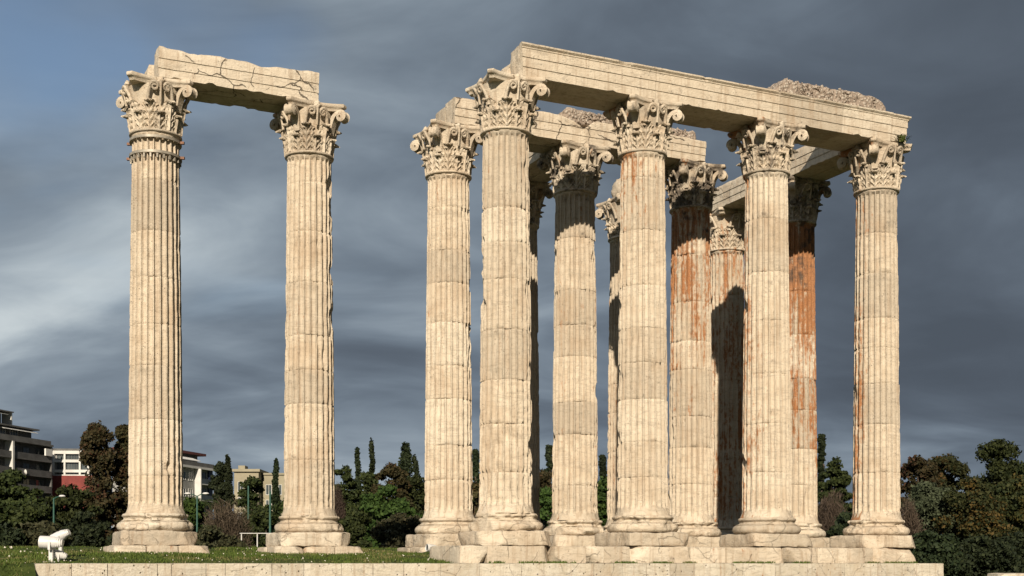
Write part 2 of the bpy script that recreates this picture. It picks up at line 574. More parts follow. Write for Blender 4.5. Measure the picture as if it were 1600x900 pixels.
# footings under the second and third rows
def footing(i_t, j, label, seed, group=None, z0=-0.1):
    f = thing('footing', label, 'foundation', WP(i_t, -SP2*j, 0), TH, group)
    rg = random.Random(seed)
    for k, (a, b) in enumerate(((-1.62, -0.55), (-0.55, 0.52), (0.52, 1.66))):
        for q, (c, d) in enumerate(((-1.5, 0.0), (0.0, 1.5))):
            cuts = [((rg.choice((-1, 1)), -1, 1), rg.uniform(0.72, 0.95))]
            if k == 2: cuts.append(((1, -0.6, 0.9), rg.uniform(0.7, 0.85)))
            if k == 0: cuts.append(((-1, -0.6, 0.5), rg.uniform(0.75, 0.9)))
            hh = ZB - z0 - (0.004 if q else 0.0)
            me = block_mesh('stone', b-a-0.01, d-c-0.01, hh, seed*10+k*2+q, 0.05, 0.035, cuts, 0.13)
            obj('stone', me, MARBLE, f, ((a+b)/2, (c+d)/2-0.02, z0), stain=-0.02 if k != 1 else 0.06)
    return f


# ------------------------------------------------------------------ capitals (shared carved pieces)
def bell_r(z): return 0.80 + 0.10*np.clip(z/1.5, 0, 1) + 0.10*np.clip(z/1.5, 0, 1)**4


def leaf_mesh(name, H, W, curl, seed, lobes=4):
    nu, nv = 25, 26
    u = np.linspace(-1, 1, nu)[None, :]; v = np.linspace(0, 1, nv)[:, None]
    k = 0.74
    zc = np.where(v < k, v/k*H, 0); z0 = H
    ph = np.clip((v-k)/(1-k), 0, 1)*R(165)
    rc = np.where(v < k, bell_r(zc)-0.01+0.05*(v/k)**2, 0)
    r0 = bell_r(z0)+0.04
    rr = np.where(v < k, rc, r0+curl*(1-np.cos(ph)))
    zz = np.where(v < k, zc, z0+curl*0.85*np.sin(ph))
    env = np.where(v < 0.7, 0.80+0.30*np.sin(np.pi*np.clip(v/0.85, 0, 1)), 0.80+0.30*math.sin(np.pi*0.7/0.85))
    env = env*np.where(v > 0.66, 1-0.72*((v-0.66)/0.34)**1.3, 1)
    lob = 1-0.34*np.abs(np.sin(np.pi*(v*lobes+0.1)))**4*(v < 0.93)
    w = W*env*lob*np.ones_like(u)
    au = np.abs(u)
    groove = 0.5-0.5*np.cos(2*np.pi*(v*lobes*0.8 - au*2.3 + 0.1))
    rad = rr + 0.085*(1-au**1.8) - 0.095*groove**1.3*np.clip(au/0.14, 0, 1)*np.clip(1.6-1.2*v, 0, 1) + 0.03*np.exp(-(u/0.1)**2)
    ang = u*w/rr.clip(0.5)
    rad = rad + 0.016*vnoise(np.stack([u*2+0*v, 0*u+v*7, 0*u*v+seed], -1), seed)
    x = rad*np.sin(ang); y = -rad*np.cos(ang); z = zz + 0*u + 0.05*au**2*(v < k)*v
    # thickness
    rad2 = rad-0.07
    zb = z - 0.03*(v > k)
    x2 = rad2*np.sin(ang); y2 = -rad2*np.cos(ang)
    V = np.concatenate([np.stack([x, y, z], -1).reshape(-1, 3), np.stack([x2, y2, zb], -1).reshape(-1, 3)])
    n = nu*nv
    Fq = grid_faces(nv, nu, False)
    F = Fq.tolist() + (Fq[:, ::-1]+n).tolist()
    rim = [i for i in range(nu)] + [r*nu+nu-1 for r in range(1, nv)] + [(nv-1)*nu+c for c in range(nu-2, -1, -1)] + [r*nu for r in range(nv-2, 0, -1)]
    for a, b in zip(rim, rim[1:]+rim[:1]): F.append([b, a, a+n, b+n])
    return mesh(name, V, F, True, 55)


def band_sweep(path, hw, th, name, plane='xz'):
    """flat band swept along a path in the (r, z) plane, half width hw across, thickness th"""
    p = np.array(path); T = np.gradient(p, axis=0); T /= np.linalg.norm(T, axis=1)[:, None]
    Nn = np.stack([-T[:, 1], T[:, 0]], -1)
    n = len(p); hw = np.broadcast_to(hw, n); th = np.broadcast_to(th, n)
    prof = [(-1, -0.5), (-0.8, 0.5), (-0.45, 0.18), (0, 0.42), (0.45, 0.18), (0.8, 0.5), (1, -0.5)]
    V = []
    for k in range(n):
        for (a, b) in prof:
            q = p[k] + Nn[k]*b*th[k]
            V.append((q[0], a*hw[k], q[1]))
    m = len(prof)
    F = grid_faces(n, m).tolist() + [list(range(m))[::-1], [(n-1)*m+i for i in range(m)]]
    return mesh(name, np.array(V), F, True, 50)


def volute_mesh(name):
    s = np.linspace(0, 1, 14)
    p0, p1, p2, p3 = np.array([0.84, 0.72]), np.array([0.92, 1.15]), np.array([1.05, 1.46]), np.array([1.36, 1.47])
    st = ((1-s)**3)[:, None]*p0 + (3*s*(1-s)**2)[:, None]*p1 + (3*s*s*(1-s))[:, None]*p2 + (s**3)[:, None]*p3
    a = np.linspace(0, 1, 22)[1:]
    c = np.array([1.36, 1.30]); rr = 0.17*(1-0.72*a)
    sp = c + np.stack([rr*np.sin(a*R(520)), rr*np.cos(a*R(520))], -1)
    path = np.concatenate([st, sp])
    hw = np.concatenate([np.linspace(0.12, 0.20, 14), np.linspace(0.20, 0.22, 21)])
    th = np.concatenate([np.linspace(0.20, 0.14, 14), np.linspace(0.14, 0.09, 21)])
    return band_sweep(path, hw, th, name)


def helix_mesh(name):
    mb = MB()
    for sg in (-1, 1):
        s = np.linspace(0, 1, 10)
        x = 0.42 - 0.02*s - 0.05*s**3; z = 0.78 + 0.58*s
        a = np.linspace(0, 1, 20)[1:]
        rr = 0.155*(1-0.75*a)
        cx, cz = 0.215, 1.36
        xs = cx + rr*np.cos(a*R(500)); zs = cz + rr*np.sin(a*R(500))
        X = np.concatenate([x, xs]); Zz = np.concatenate([z, zs])
        Y = -(bell_r(Zz)*np.cos(X/1.0)+0.06+0.10*np.clip((Zz-0.9)/0.5, 0, 1))
        rad = np.concatenate([np.linspace(0.075, 0.055, 10), np.linspace(0.055, 0.04, 19)])
        mb.tube(np.stack([sg*X, Y, Zz], -1), rad, 6)
    mb.tube([(0, -1.0, 0.9), (0, -1.06, 1.2), (0, -1.10, 1.55)], [0.05, 0.04, 0.05], 6)
    return mb.mesh(name, True, 60)


def fleuron_mesh(name, seed):
    n, m = 9, 12
    V = []
    for i in range(n):
        ph = math.pi*i/(n-1)
        for j in range(m):
            a = 2*math.pi*j/m
            r = 0.15*math.sin(ph)*(1+0.3*math.cos(5*a))
            V.append((r*math.cos(a), -0.10*math.cos(ph), r*math.sin(a)*1.1))
    V = np.array(V); V += 0.02*np.stack([vnoise(V*12, seed+k) for k in range(3)], -1)
    return mesh(name, V, grid_faces(n, m), True, 60)


LEAF_LO = [leaf_mesh('leaf', 0.50, 0.36, 0.085, s, 3.5) for s in (1, 2, 3)]
LEAF_HI = [leaf_mesh('leaf', 0.86, 0.34, 0.10, s, 5.5) for s in (4, 5, 6)]
VOL = volute_mesh('volute'); HEL = helix_mesh('helix'); FLE = [fleuron_mesh('fleuron', s) for s in (1, 2)]


def bell_mesh(seed):
    zs = np.linspace(0, 1.53, 16); m = 40
    a = np.linspace(0, 2*np.pi, m, endpoint=False)
    r = bell_r(zs)-0.02
    V = np.stack([r[:, None]*np.cos(a), r[:, None]*np.sin(a), zs[:, None]+0*a], -1).reshape(-1, 3)
    nn = fbm(V*5, 2, seed)
    V[:, :2] *= (1+0.02*nn)[:, None]
    F = grid_faces(len(zs), m).tolist() + [list(range(m))[::-1], [(len(zs)-1)*m+i for i in range(m)]]
    return mesh('capital', V, F, True, 50)


def abacus_mesh(seed, breaks=()):
    pts = []
    for q in range(4):
        ang = q*math.pi/2
        for s in np.linspace(-1, 1, 17):
            x = s*0.98; y = -(0.93 + 0.20*abs(s)**2.2)
            pts.append((x*math.cos(ang)-y*math.sin(ang), x*math.sin(ang)+y*math.cos(ang)))
    pts = np.array(pts); m = len(pts)
    lev = [(1.51, 0.80), (1.515, 0.905), (1.56, 0.915), (1.62, 0.95), (1.635, 0.985), (1.66, 1.0), (1.72, 1.005), (1.765, 0.99), (1.77, 0.9)]
    V = np.concatenate([np.c_[pts*s, np.full(m, z)] for z, s in lev])
    for (bx, by, lim) in breaks:
        n = np.array([bx, by, -0.25]); n /= np.linalg.norm(n)
        l = lim + 0.10*fbm(V*4, 2, seed)
        ex = np.maximum(0, V@n + 0.4 - l)
        V = V - ex[:, None]*n
    V[:, :2] *= (1+0.02*fbm(V*4, 3, seed))[:, None]
    V[:, 2] += 0.012*fbm(V*5, 2, seed+9)*(V[:, 2] < 1.75)
    F = grid_faces(len(lev), m).tolist() + [list(range(m))[::-1], [(len(lev)-1)*m+i for i in range(m)]]
    return mesh('abacus', V, F, True, 40)


def make_capital(col, seed, miss_vol=(), breaks=(), crust=0.0, stain=0.0, sx=0.0, sy=0.0, worn=0.0, z0=14.48):
    rg = random.Random(seed)
    pr = dict(crust=crust, stain=stain, stain_x=sx, stain_y=sy, patina=rg.uniform(-0.01, 0.05))
    cap = obj('capital', bell_mesh(seed), MARBLE, col, (0, 0, z0), **pr)
    def sub(name, me, rz, sc=1.0, tilt=0.0, z=0.0):
        o = obj(name, me, MARBLE, cap, (0, 0, z), (tilt, 0, rz), **pr)
        o.scale = (sc, sc, sc if name != 'leaf' else rg.uniform(0.95, 1.05))
    for k in range(8):
        if rg.random() > worn*0.35:
            sub('leaf', rg.choice(LEAF_LO), k*math.pi/4+rg.uniform(-.02, .02), rg.uniform(0.97, 1.03))
    for k in range(8):
        if rg.random() > worn*0.35:
            sub('leaf', rg.choice(LEAF_HI), (k+0.5)*math.pi/4+rg.uniform(-.02, .02), rg.uniform(0.97, 1.04))
    for k in range(4):
        # corner k: 0 = (+x,-y), 1 = (+x,+y), 2 = (-x,+y), 3 = (-x,-y)
        if k not in miss_vol:
            sub('volute', VOL, -math.pi/4+k*math.pi/2, rg.uniform(0.97, 1.03))
        sub('helix', HEL, k*math.pi/2, rg.uniform(0.98, 1.02))
        if rg.random() > 0.15:
            a = k*math.pi/2
            o = obj('fleuron', rg.choice(FLE), MARBLE, cap, (math.sin(a)*0.98, -math.cos(a)*0.98, 1.62), (0, 0, a), **pr)
    obj('abacus', abacus_mesh(seed, breaks), MARBLE, cap, (0, 0, 0), **pr)
    return cap


# ------------------------------------------------------------------ columns
NFL = 24
FPOS = np.array([0.0, 0.14, 0.14+0.86*0.05, 0.14+0.86*0.24, 0.14+0.86*0.5, 0.14+0.86*0.76, 0.14+0.86*0.95])
FA = np.clip((FPOS-0.14)/0.86*2-1, -1, 1); FA[0] = 1.0
ANG = ((np.arange(NFL)[:, None] + FPOS[None, :])/NFL*2*np.pi).ravel()
AA = np.tile(FA, NFL)
RIDGE = np.tile((np.arange(len(FPOS)) < 2).astype(float), NFL)
Z_SH0, Z_SH1 = 1.12, 14.38


def shaft_r(z):
    t = np.clip((z-Z_SH0)/(Z_SH1-Z_SH0), 0, 1)
    r = 0.945 - 0.115*t**1.35 - 0.02*t
    r = r + 0.10*np.clip((1.42-z)/0.30, 0, 1)**2        # flare into the base
    r = r + 0.05*np.clip((z-14.25)/0.13, 0, 1)**2*0.8
    return r


def drum_mesh(z0, z1, seed, erosion, gouges, rot):
    n = max(6, int((z1-z0)/0.085))
    zi = np.linspace(z0, z1, n+1)
    zs = np.concatenate([[z0, z0+0.014], zi[1:-1], [z1-0.014, z1]])
    endf = np.zeros(len(zs)); endf[0] = endf[-1] = 1
    Z, A = np.meshgrid(zs, ANG, indexing='ij')
    a2 = (AA**2)[None, :]
    # rounded ends of the flutes
    qt = np.clip((14.27-Z)/0.10, 0, 1); qb = np.clip((Z-1.44)/0.12, 0, 1)
    q = np.minimum(qt, qb)
    dep = 0.110*np.sqrt(np.clip(1-a2**2.6-(1-q)**2, 0, 1))
    r = shaft_r(Z)
    P = np.stack([r*np.cos(A), r*np.sin(A), Z+seed*0.37], -1)
    cn = fbm(P*np.array([5.0, 5.0, 3.2]), 2, seed)
    low = np.clip(1.25-(Z-1.4)/6.0, 0.5, 1.25)
    ridge = np.maximum(RIDGE, np.clip((np.abs(AA)-0.8)*3, 0, 0.6))[None, :]
    chip = ridge*erosion*low*(0.055*sstep(0.05, 0.42, cn) + 0.03*sstep(0.25, 0.6, fbm(P*11, 2, seed+4)))
    bigd = 0.075*erosion*sstep(0.33, 0.62, fbm(P*np.array([1.5, 1.5, 1.1]), 2, seed+9))
    dep = dep*(1-0.35*erosion*sstep(0.0, 0.5, fbm(P*0.9, 2, seed+21))*np.clip(low-0.5, 0, 1))
    # chipped joints
    ed = np.minimum(Z-z0, z1-Z)
    jn = sstep(0.10, 0.5, fbm(P*np.array([3.5, 3.5, 0.3]), 2, seed+31))
    joint = np.clip(1-ed/0.07, 0, 1)*jn*0.055*(0.4+erosion)
    rad = r - dep - chip - bigd - joint - 0.010*endf[:, None] + 0.007*fbm(P*7, 2, seed+2)
    for (gx, gy, gz, gr, gd) in gouges:
        g = math.hypot(gx, gy); rg_ = 0.93
        d = np.sqrt((rad*np.cos(A+rot)-gx/g*rg_)**2 + (rad*np.sin(A+rot)-gy/g*rg_)**2 + ((Z-gz)*0.75)**2)
        d = d + 0.25*gr*fbm(P*4, 2, seed+41)
        rad = rad - gd*sstep(gr, gr*0.45, d)
    V = np.stack([rad*np.cos(A+rot), rad*np.sin(A+rot), Z-z0], -1).reshape(-1, 3)
    m = len(ANG)
    F = grid_faces(len(zs), m).tolist() + [list(range(m))[::-1], [(len(zs)-1)*m+i for i in range(m)]]
    return mesh('drum', V, F, True, 42)


def lathe(profile, m, seed, rough=0.01, dents=(), name='base'):
    p = np.array(profile); a = np.linspace(0, 2*np.pi, m, endpoint=False)
    V = np.stack([p[:, 0, None]*np.cos(a), p[:, 0, None]*np.sin(a), p[:, 1, None]+0*a], -1).reshape(-1, 3)
    k = rough*fbm(V*3+seed, 3, seed) + 0.5*rough*fbm(V*9+seed, 3, seed+3) - 3.4*rough*sstep(0.05, 0.45, fbm(V*np.array([1.8, 1.8, 2.6])+seed, 4, seed+7))
    l = np.linalg.norm(V[:, :2], axis=1)
    for nn, lim in dents:
        nn = np.array(nn, float); nn /= np.linalg.norm(nn)
        ex = np.maximum(0, V@nn - lim - 0.06*fbm(V*3, 2, seed))
        V = V - ex[:, None]*nn
    V[:, :2] *= (1+k/np.maximum(l, 0.2))[:, None]
    F = grid_faces(len(p), m).tolist() + [list(range(m))[::-1], [(len(p)-1)*m+i for i in range(m)]]
    return mesh(name, V, F, True, 50)


def base_profile():
    pts = [(1.10, 0.50)]
    for k in range(9):
        a = -math.pi/2 + math.pi*k/8
        pts.append((1.14+0.17*math.cos(a), 0.675+0.17*math.sin(a)))
    pts += [(1.17, 0.85), (1.17, 0.875), (1.11, 0.89), (1.075, 0.925), (1.07, 0.96), (1.10, 0.985)]
    for k in range(7):
        a = -math.pi/2 + math.pi*k/6
        pts.append((1.07+0.07*math.cos(a), 1.06+0.065*math.sin(a)))
    pts += [(1.05, 1.13)]
    return pts


def make_column(t, j, label, seed, erosion=0.6, gouges=(), stain=0.0, sx=-0.3, sy=0.0, crust=0.0, miss_vol=(), breaks=(),
                worn=0.0, plinth_cuts=(), base_dents=(), stain_prof=None, low=False):
    rg = random.Random(seed)
    col = thing('column', label, 'column', WP(t, -SP2*j, ZB), TH, 'Corinthian columns of the ruined temple')
    pr = dict(stain=stain, stain_x=sx, stain_y=sy)
    base_st = dict(stain=-0.06, stain_x=0.0, stain_y=0.0, cracks=0.35)
    cuts = list(plinth_cuts) or [((1, -1, 0.5), 0.82), ((-1, -1, 0.3), 0.9)]
    obj('plinth', block_mesh('plinth', 2.66, 2.66, 0.498, seed*7, 0.07, 0.055, cuts, 0.085), MARBLE, col, (0, 0, 0.004), **base_st)
    obj('base', lathe(base_profile(), 110, seed*7+1, 0.042, base_dents), MARBLE, col, (0, 0, 0.003), **base_st)
    z = Z_SH0; hs = []
    while z < Z_SH1-0.6:
        h = rg.uniform(1.2, 2.1)
        if Z_SH1-(z+h) < 0.8: h = Z_SH1-z
        hs.append((z, z+h)); z += h
    for (a, b) in hs:
        zm = (a+b)/2
        st = stain
        if stain_prof: st = stain + np.interp(zm, [p[0] for p in stain_prof], [p[1] for p in stain_prof])
        gg = [g for g in gouges if a-0.8 < g[2] < b+0.8]
        me = drum_mesh(a, b-0.002, seed*31+int(a*10), erosion*rg.uniform(0.75, 1.2), gg, rg.uniform(-.006, .006))
        obj('drum', me, MARBLE, col, (0, 0, a), stain=st, stain_x=sx, stain_y=sy, crust=crust*(0.6 if zm > 12 else 0.0))  # neck drums of the inner columns also carry this painted shade
    # astragal ring under the capital
    ring = [(0.80, 14.36)] + [(0.855+0.055*math.cos(q), 14.43+0.052*math.sin(q)) for q in np.linspace(-math.pi/2, math.pi/2, 7)] + [(0.80, 14.485)]
    obj('astragal', lathe([(r, zz-14.36) for r, zz in ring], 56, seed, 0.004, (), 'astragal'), MARBLE, col, (0, 0, 14.36), crust=crust, **pr)
    make_capital(col, seed, miss_vol, breaks, crust, stain*0.7, sx, sy, worn)
    return col


# local axes: x along the row (to the right), -y to the front; the left silhouette seen from the camera is about (-0.91, 0.42)
LEFT = (-0.91, 0.42); RIGHT = (0.91, -0.42)
def G(side, z, r, d): return (side[0], side[1], z, r, d)
tD = 16.57
col1 = make_column(-2*SP, 1, 'fluted column with two metal bands clamped round its neck', 1, 0.35,
    [G((0.35, -0.94), 2.75, 0.16, 0.10), G((0.95, 0.3), 4.0, 0.3, 0.06)], -0.05, -0.25, 0.0,
    miss_vol=(3,), breaks=((-0.7, 0.7, 1.62),), plinth_cuts=(((1, -1, 0.4), 0.78), ((1, -0.2, -0.7), 0.85), ((-1, -1, 0.1), 0.93)))
col2 = make_column(-SP, 1, 'unbanded column carrying the far end of the detached lintel, neck edge chipped', 2, 0.65,
    [G((0.8, -0.6), 13.4, 0.35, 0.12), G((0.9, -0.42), 12.6, 0.4, 0.10), G((0.98, -0.2), 10.3, 0.35, 0.09), G((0.95, -0.3), 8.4, 0.3, 0.07)], -0.03, -0.42, 0.0,
    miss_vol=(), plinth_cuts=(((1, -1, 0), 0.80), ((1, -0.3, -0.8), 0.84), ((-1, -1, 0.1), 0.86)))
colA = make_column(0, 0, 'gouged front-row column with a broken capital corner under the broken beam end', 3, 0.9,
    [G(LEFT, 9.9, 0.32, 0.16), G(LEFT, 9.0, 0.45, 0.12), G((-0.99, 0.1), 8.3, 0.35, 0.12), G((-0.95, 0.2), 10.6, 0.3, 0.10), G((-0.9, -0.2), 2.2, 0.4, 0.1),
     G(RIGHT, 5.5, 0.35, 0.08), G((0.85, -0.5), 3.5, 0.4, 0.09)], -0.03, -0.45, 0.0,
    miss_vol=(2, 3), breaks=((-0.75, -0.65, 1.42), (-0.7, 0.7, 1.50)), worn=0.0,
    plinth_cuts=(((-1, -0.9, 0.3), 0.72), ((1, -1, 0.4), 0.80), ((-1, 0.2, -0.4), 0.88)), base_dents=(((-1, -0.25, 0), 1.06),))
colB = make_column(SP, 0, 'front-row column with rust streaks down its left edge and capital', 4, 0.55,
    [G(LEFT, 8.9, 0.25, 0.12), G(LEFT, 4.0, 0.3, 0.08)], -0.03, -0.60, 0.1, crust=0.06, miss_vol=(2,), breaks=((-0.7, 0.7, 1.45),),
    stain_prof=[(1, -0.14), (9, -0.09), (11, 0.0), (14, 0.10)], plinth_cuts=(((1, -1, -0.5), 0.86), ((1, -0.4, 0.6), 0.88)))
colC = make_column(2*SP, 0, 'smooth front-row column with dark brown stain along one edge and blackened capital side', 5, 0.42,
    [G(LEFT, 9.3, 0.3, 0.14), G(LEFT, 3.2, 0.35, 0.12), G((0.5, -0.85), 11.5, 0.12, 0.05)], -0.05, -1.1, 0.4, crust=0.12,
    plinth_cuts=(((1, -1, 0.6), 0.84), ((-1, -1, 0.4), 0.86)))
colD = make_column(tD, 0, 'end column under the beam return with a green weed on its capital', 6, 0.45,
    [G(RIGHT, 5.1, 0.22, 0.12), G(LEFT, 6.2, 0.4, 0.06)], -0.05, -1.05, 0.45, crust=0.05, miss_vol=(0,), worn=0.2, breaks=((0.7, -0.7, 1.30),),
    plinth_cuts=(((1, -1, 0.3), 0.74), ((-1, -1, 0.3), 0.78), ((1, 1, 0), 0.85)))
colE = make_column(0, 1, 'slender looking column under the outer end of the inner lintel, all four scrolls kept', 7, 0.6,
    [G(RIGHT, 8.3, 0.3, 0.10), G(RIGHT, 10.2, 0.25, 0.10), G(LEFT, 12.5, 0.2, 0.12)], -0.03, -0.3, 0.0,
    plinth_cuts=(((-1, -1, 0.2), 0.9), ((1, -1, 0.3), 0.85)))
colF = make_column(SP, 1, 'inner column with black shaded capital and light orange speckles', 8, 0.75,
    [G(RIGHT, 6.4, 0.3, 0.08), G(LEFT, 4.5, 0.3, 0.08)], 0.025, 0.05, 0.0, crust=0.16, plinth_cuts=(((1, -1, 0.3), 0.74), ((-1, -1, 0.3), 0.8)), base_dents=(((1, -0.3, 0), 1.1), ((-1, -0.2, 0), 1.12)))
colG = make_column(2*SP, 1, 'inner column with dark shaded capital and broad rust orange upper drums', 9, 0.7,
    [G((-0.4, -0.9), 9.2, 0.15, 0.06)], 0.02, -0.22, 0.0, crust=0.20, stain_prof=[(1, -0.12), (5.5, -0.05), (7.5, 0.06), (12.5, 0.14), (14, 0.12)])
colH = make_column(3*SP-0.04, 1, 'inner column coloured deep rust orange, mostly behind a front-row column', 10, 0.6,
    [], 0.03, 0.25, 0.0, crust=0.20, stain_prof=[(1, -0.10), (3.5, 0.02), (6, 0.13), (13, 0.2)])
colI = make_column(SP, 2, 'back-row column mostly hidden behind the gouged front column', 11, 0.6, [], 0.03, 0.0, 0.0, crust=0.14)
colJ = make_column(2*SP, 2, 'back-row column with a loose rounded lump of stone left on its capital', 12, 0.8, [], 0.04, 0.0, 0.0, crust=0.10, worn=0.5, miss_vol=(0, 3),
    breaks=((-0.7, -0.7, 1.25),))
colK = make_column(3*SP-0.04, 2, 'back-row column half lit at the neck with white run-off streaks', 13, 0.7, [], 0.12, 0.1, 0.0, crust=0.03, worn=0.3, miss_vol=(3,),
    breaks=((-0.7, -0.7, 1.45),))

# metal bands with bolt lugs clamped round the neck of the first column
for zz, rr in ((14.17, 0.875), (13.64, 0.885)):
    m = 64
    a = np.linspace(0, 2*np.pi, m, endpoint=False)
    prof = [(rr-0.06, 0), (rr+0.02, 0), (rr+0.02, 0.09), (rr-0.06, 0.09)]
    V = np.concatenate([np.stack([r*np.cos(a), r*np.sin(a), np.full(m, z)], -1) for r, z in prof])
    F = grid_faces(4, m).tolist() + [[3*m+(k+1) % m, 3*m+k, k, (k+1) % m][::-1] for k in range(m)]
    band = obj('metal_band', mesh('metal_band', V, F, True, 40), STEEL, col1, (0, 0, zz), label='thin grey metal band round the neck')
    for ang in (R(-28), R(152)):
        mb = MB().box(rr-0.02, rr+0.15, -0.05, 0.05, 0.0, 0.085)
        obj('bolt_lug', mb.mesh('bolt_lug'), RUST, band, (0, 0, 0.002), (0, 0, ang))
    # wooden packing keys standing in the flutes above the band
    for k in range(24):
        ang = (k+0.62)/24*2*math.pi
        mb = MB().box(rr-0.09, rr-0.005, -0.03, 0.03, -0.16, -0.004)
        if zz < 13.9: obj('packing_key', mb.mesh('packing_key'), STEEL, band, (0, 0, 0), (0, 0, ang))

# footings
for t, j, lab in ((-2*SP, 1, 'yellowish stone footing under the metal-banded column, sunk in grass'), (-SP, 1, 'pale stone footing in grass under the unbanded lintel column'),
                  (0, 1, 'stone footing in grass under the slender column of the inner lintel')):
    footing(t, j, lab, int(abs(t)*3)+20)
for t, j, lab in ((SP, 1, 'speckled inner column with black capital'), (2*SP, 1, 'inner column with rust orange upper drums'), (3*SP-0.04, 1, 'deep rust orange inner column'),
                  (SP, 2, 'back column hidden behind the gouged one'), (2*SP, 2, 'back column topped by a stone lump'), (3*SP-0.04, 2, 'half lit back column')):
    footing(t, j, 'marble footing under the '+lab, int(t*3)+60+j, None, 0.3)

# ------------------------------------------------------------------ architrave beams
def beam_mesh(L, T, H, seed, crown=True, facia=True, broken=0.0, endrough=(0.03, 0.03), top=None, flip=False, ret=False):
    """beam along +x, length L; front (-y) face at y=0 carrying fasciae; thickness T to +y"""
    ns = max(8, int(L/0.13))
    xs = np.linspace(0, L, ns+1)
    fr = []
    def seg(a, b, n):
        for k in range(n): fr.append((a[0]+(b[0]-a[0])*k/n, a[1]+(b[1]-a[1])*k/n))
    if facia:
        P = [(0, 0), (0, 0.30), (-0.030, 0.305), (-0.030, 0.62), (-0.060, 0.625), (-0.060, 0.90 if crown else 0.97)]
        seg(P[0], P[1], 3); seg(P[1], P[2], 1); seg(P[2], P[3], 3); seg(P[3], P[4], 1); seg(P[4], P[5], 3)
        if crown:
            Q = [(-0.060, 0.90), (-0.085, 0.915), (-0.085, 0.95), (-0.115, 0.975), (-0.155, 1.01), (-0.16, 1.06), (-0.13, 1.075)]
            fr += Q
            tz = 1.085
        else:
            fr += [(-0.055, 0.97), (-0.03, 1.03)]
            tz = 1.05
    else:
        seg((0, 0), (0, 1.03), 8); tz = 1.05
    fr = [(y, z*H/1.085) for y, z in fr]; tz = tz*H/1.085
    y0 = fr[-1][0]
    topp = [(y0+(T-y0)*k/6, tz) for k in range(1, 6)]
    back = [(T, tz*(1-k/6)) for k in range(0, 7)]
    bot = [(T*(1-k/5), 0) for k in range(1, 5)]
    sec = np.array(fr + topp + back + bot)
    m = len(sec)
    X = np.repeat(xs, m); S = np.tile(sec, (len(xs), 1))
    V = np.c_[X, S]
    Q = V + np.array([seed*3.3, 0, 0])
    # broken upper edge
    if top is not None:
        zt = np.interp(V[:, 0]/L, [p[0] for p in top], [p[1] for p in top]) + 0.05*fbm(Q*np.array([1.6, 1.6, 0]), 3, seed)
        over = np.maximum(0, V[:, 2]-zt)
        V[:, 2] -= over*0.97
        V[:, 1] += np.where(V[:, 1] < T*0.5, 1, -1)*np.minimum(over, 0.15)*0.5
    # chipped edges and dressing marks
    low = (np.abs(V[:, 1]) < 0.02) & (V[:, 2] < 0.02)
    nrm = np.zeros_like(V)
    nrm[:, 1] = np.where(V[:, 1] < 0.05, -1, np.where(V[:, 1] > T-0.01, 1, 0)); nrm[:, 2] = np.where(V[:, 2] > tz-0.1, 1, 0)
    V += nrm*(0.010*fbm(Q*4, 3, seed) - 0.10*broken*sstep(0.25, 0.6, fbm(Q*np.array([1.1, 1.5, 1.9]), 3, seed+3)))[:, None]
    V[:, 2] += np.where(low, 0.07*sstep(0.25, 0.7, fbm(Q*3, 2, seed+5)), 0)
    crn = (V[:, 1] < -0.09)
    V[:, 1] += np.where(crn, 0.09*sstep(0.28, 0.6, fbm(Q*2.2, 2, seed+6)), 0)
    if ret:
        py = np.array([q[0] for q in fr]); pz = np.array([q[1] for q in fr])
        last = np.arange(len(V)) >= ns*m
        V[:, 0] += np.where(last, -np.interp(V[:, 2], pz, py), 0)
    # ends: rough broken or dressed
    c = np.array([T/2, tz/2])
    caps = []
    F = grid_faces(len(xs), m)[:, ::-1].tolist()
    n0 = len(V)
    allV = [V]
    for e, (row, sgn) in enumerate(((0, -1), (ns, 1))):
        ring = V[row*m:(row+1)*m].copy()
        prev = list(range(row*m, (row+1)*m))
        dx = endrough[e]*1.3*fbm(ring*np.array([1, 2.2, 2.2])+seed+e*9, 3, seed+e)
        V[row*m:(row+1)*m, 0] += dx
        for s in (0.85, 0.65, 0.42, 0.2):
            q = ring.copy(); q[:, 1:] = c + (ring[:, 1:]-c)*s
            q[:, 0] = ring[:, 0] + sgn*endrough[e]*(1-s)*0.8 + endrough[e]*1.3*fbm(q*np.array([1, 2.2, 2.2])+seed+e*9, 3, seed+e)
            ids = list(range(n0, n0+m)); n0 += m
            allV.append(q)
            for k in range(m):
                k2 = (k+1) % m
                f = [prev[k], prev[k2], ids[k2], ids[k]]
                F.append(f if sgn < 0 else f[::-1])
            prev = ids
        F.append(prev if sgn < 0 else prev[::-1])
    V = np.concatenate(allV)
    if flip: V[:, 1] = T - V[:, 1]; F = [f[::-1] for f in F]
    return mesh('beam', V, F, True, 30)


BZ = ZB + HCOL + 0.006
def beam(name, label, t0, t1, off_front, T, H, seed, cross=False, group=None, cracks=0.0, stain=-0.08, **kw):
    """beam along the row (cross=False) or running back from off_front (cross=True: t0 = t of its visible left face, t1 = length)"""
    if not cross:
        o = obj(name, beam_mesh(t1-t0-0.012, T, H, seed, **kw), MARBLE, None, WP(t0+0.006, off_front, BZ), (0, 0, TH))
    else:
        o = obj(name, beam_mesh(t1, T, H, seed, **kw), MARBLE, None, WP(t0, off_front, BZ), (0, 0, TH-math.pi/2))
    o['stain'] = stain; o['cracks'] = cracks
    return tag(o, label, 'beam', group)


FO = 0.93
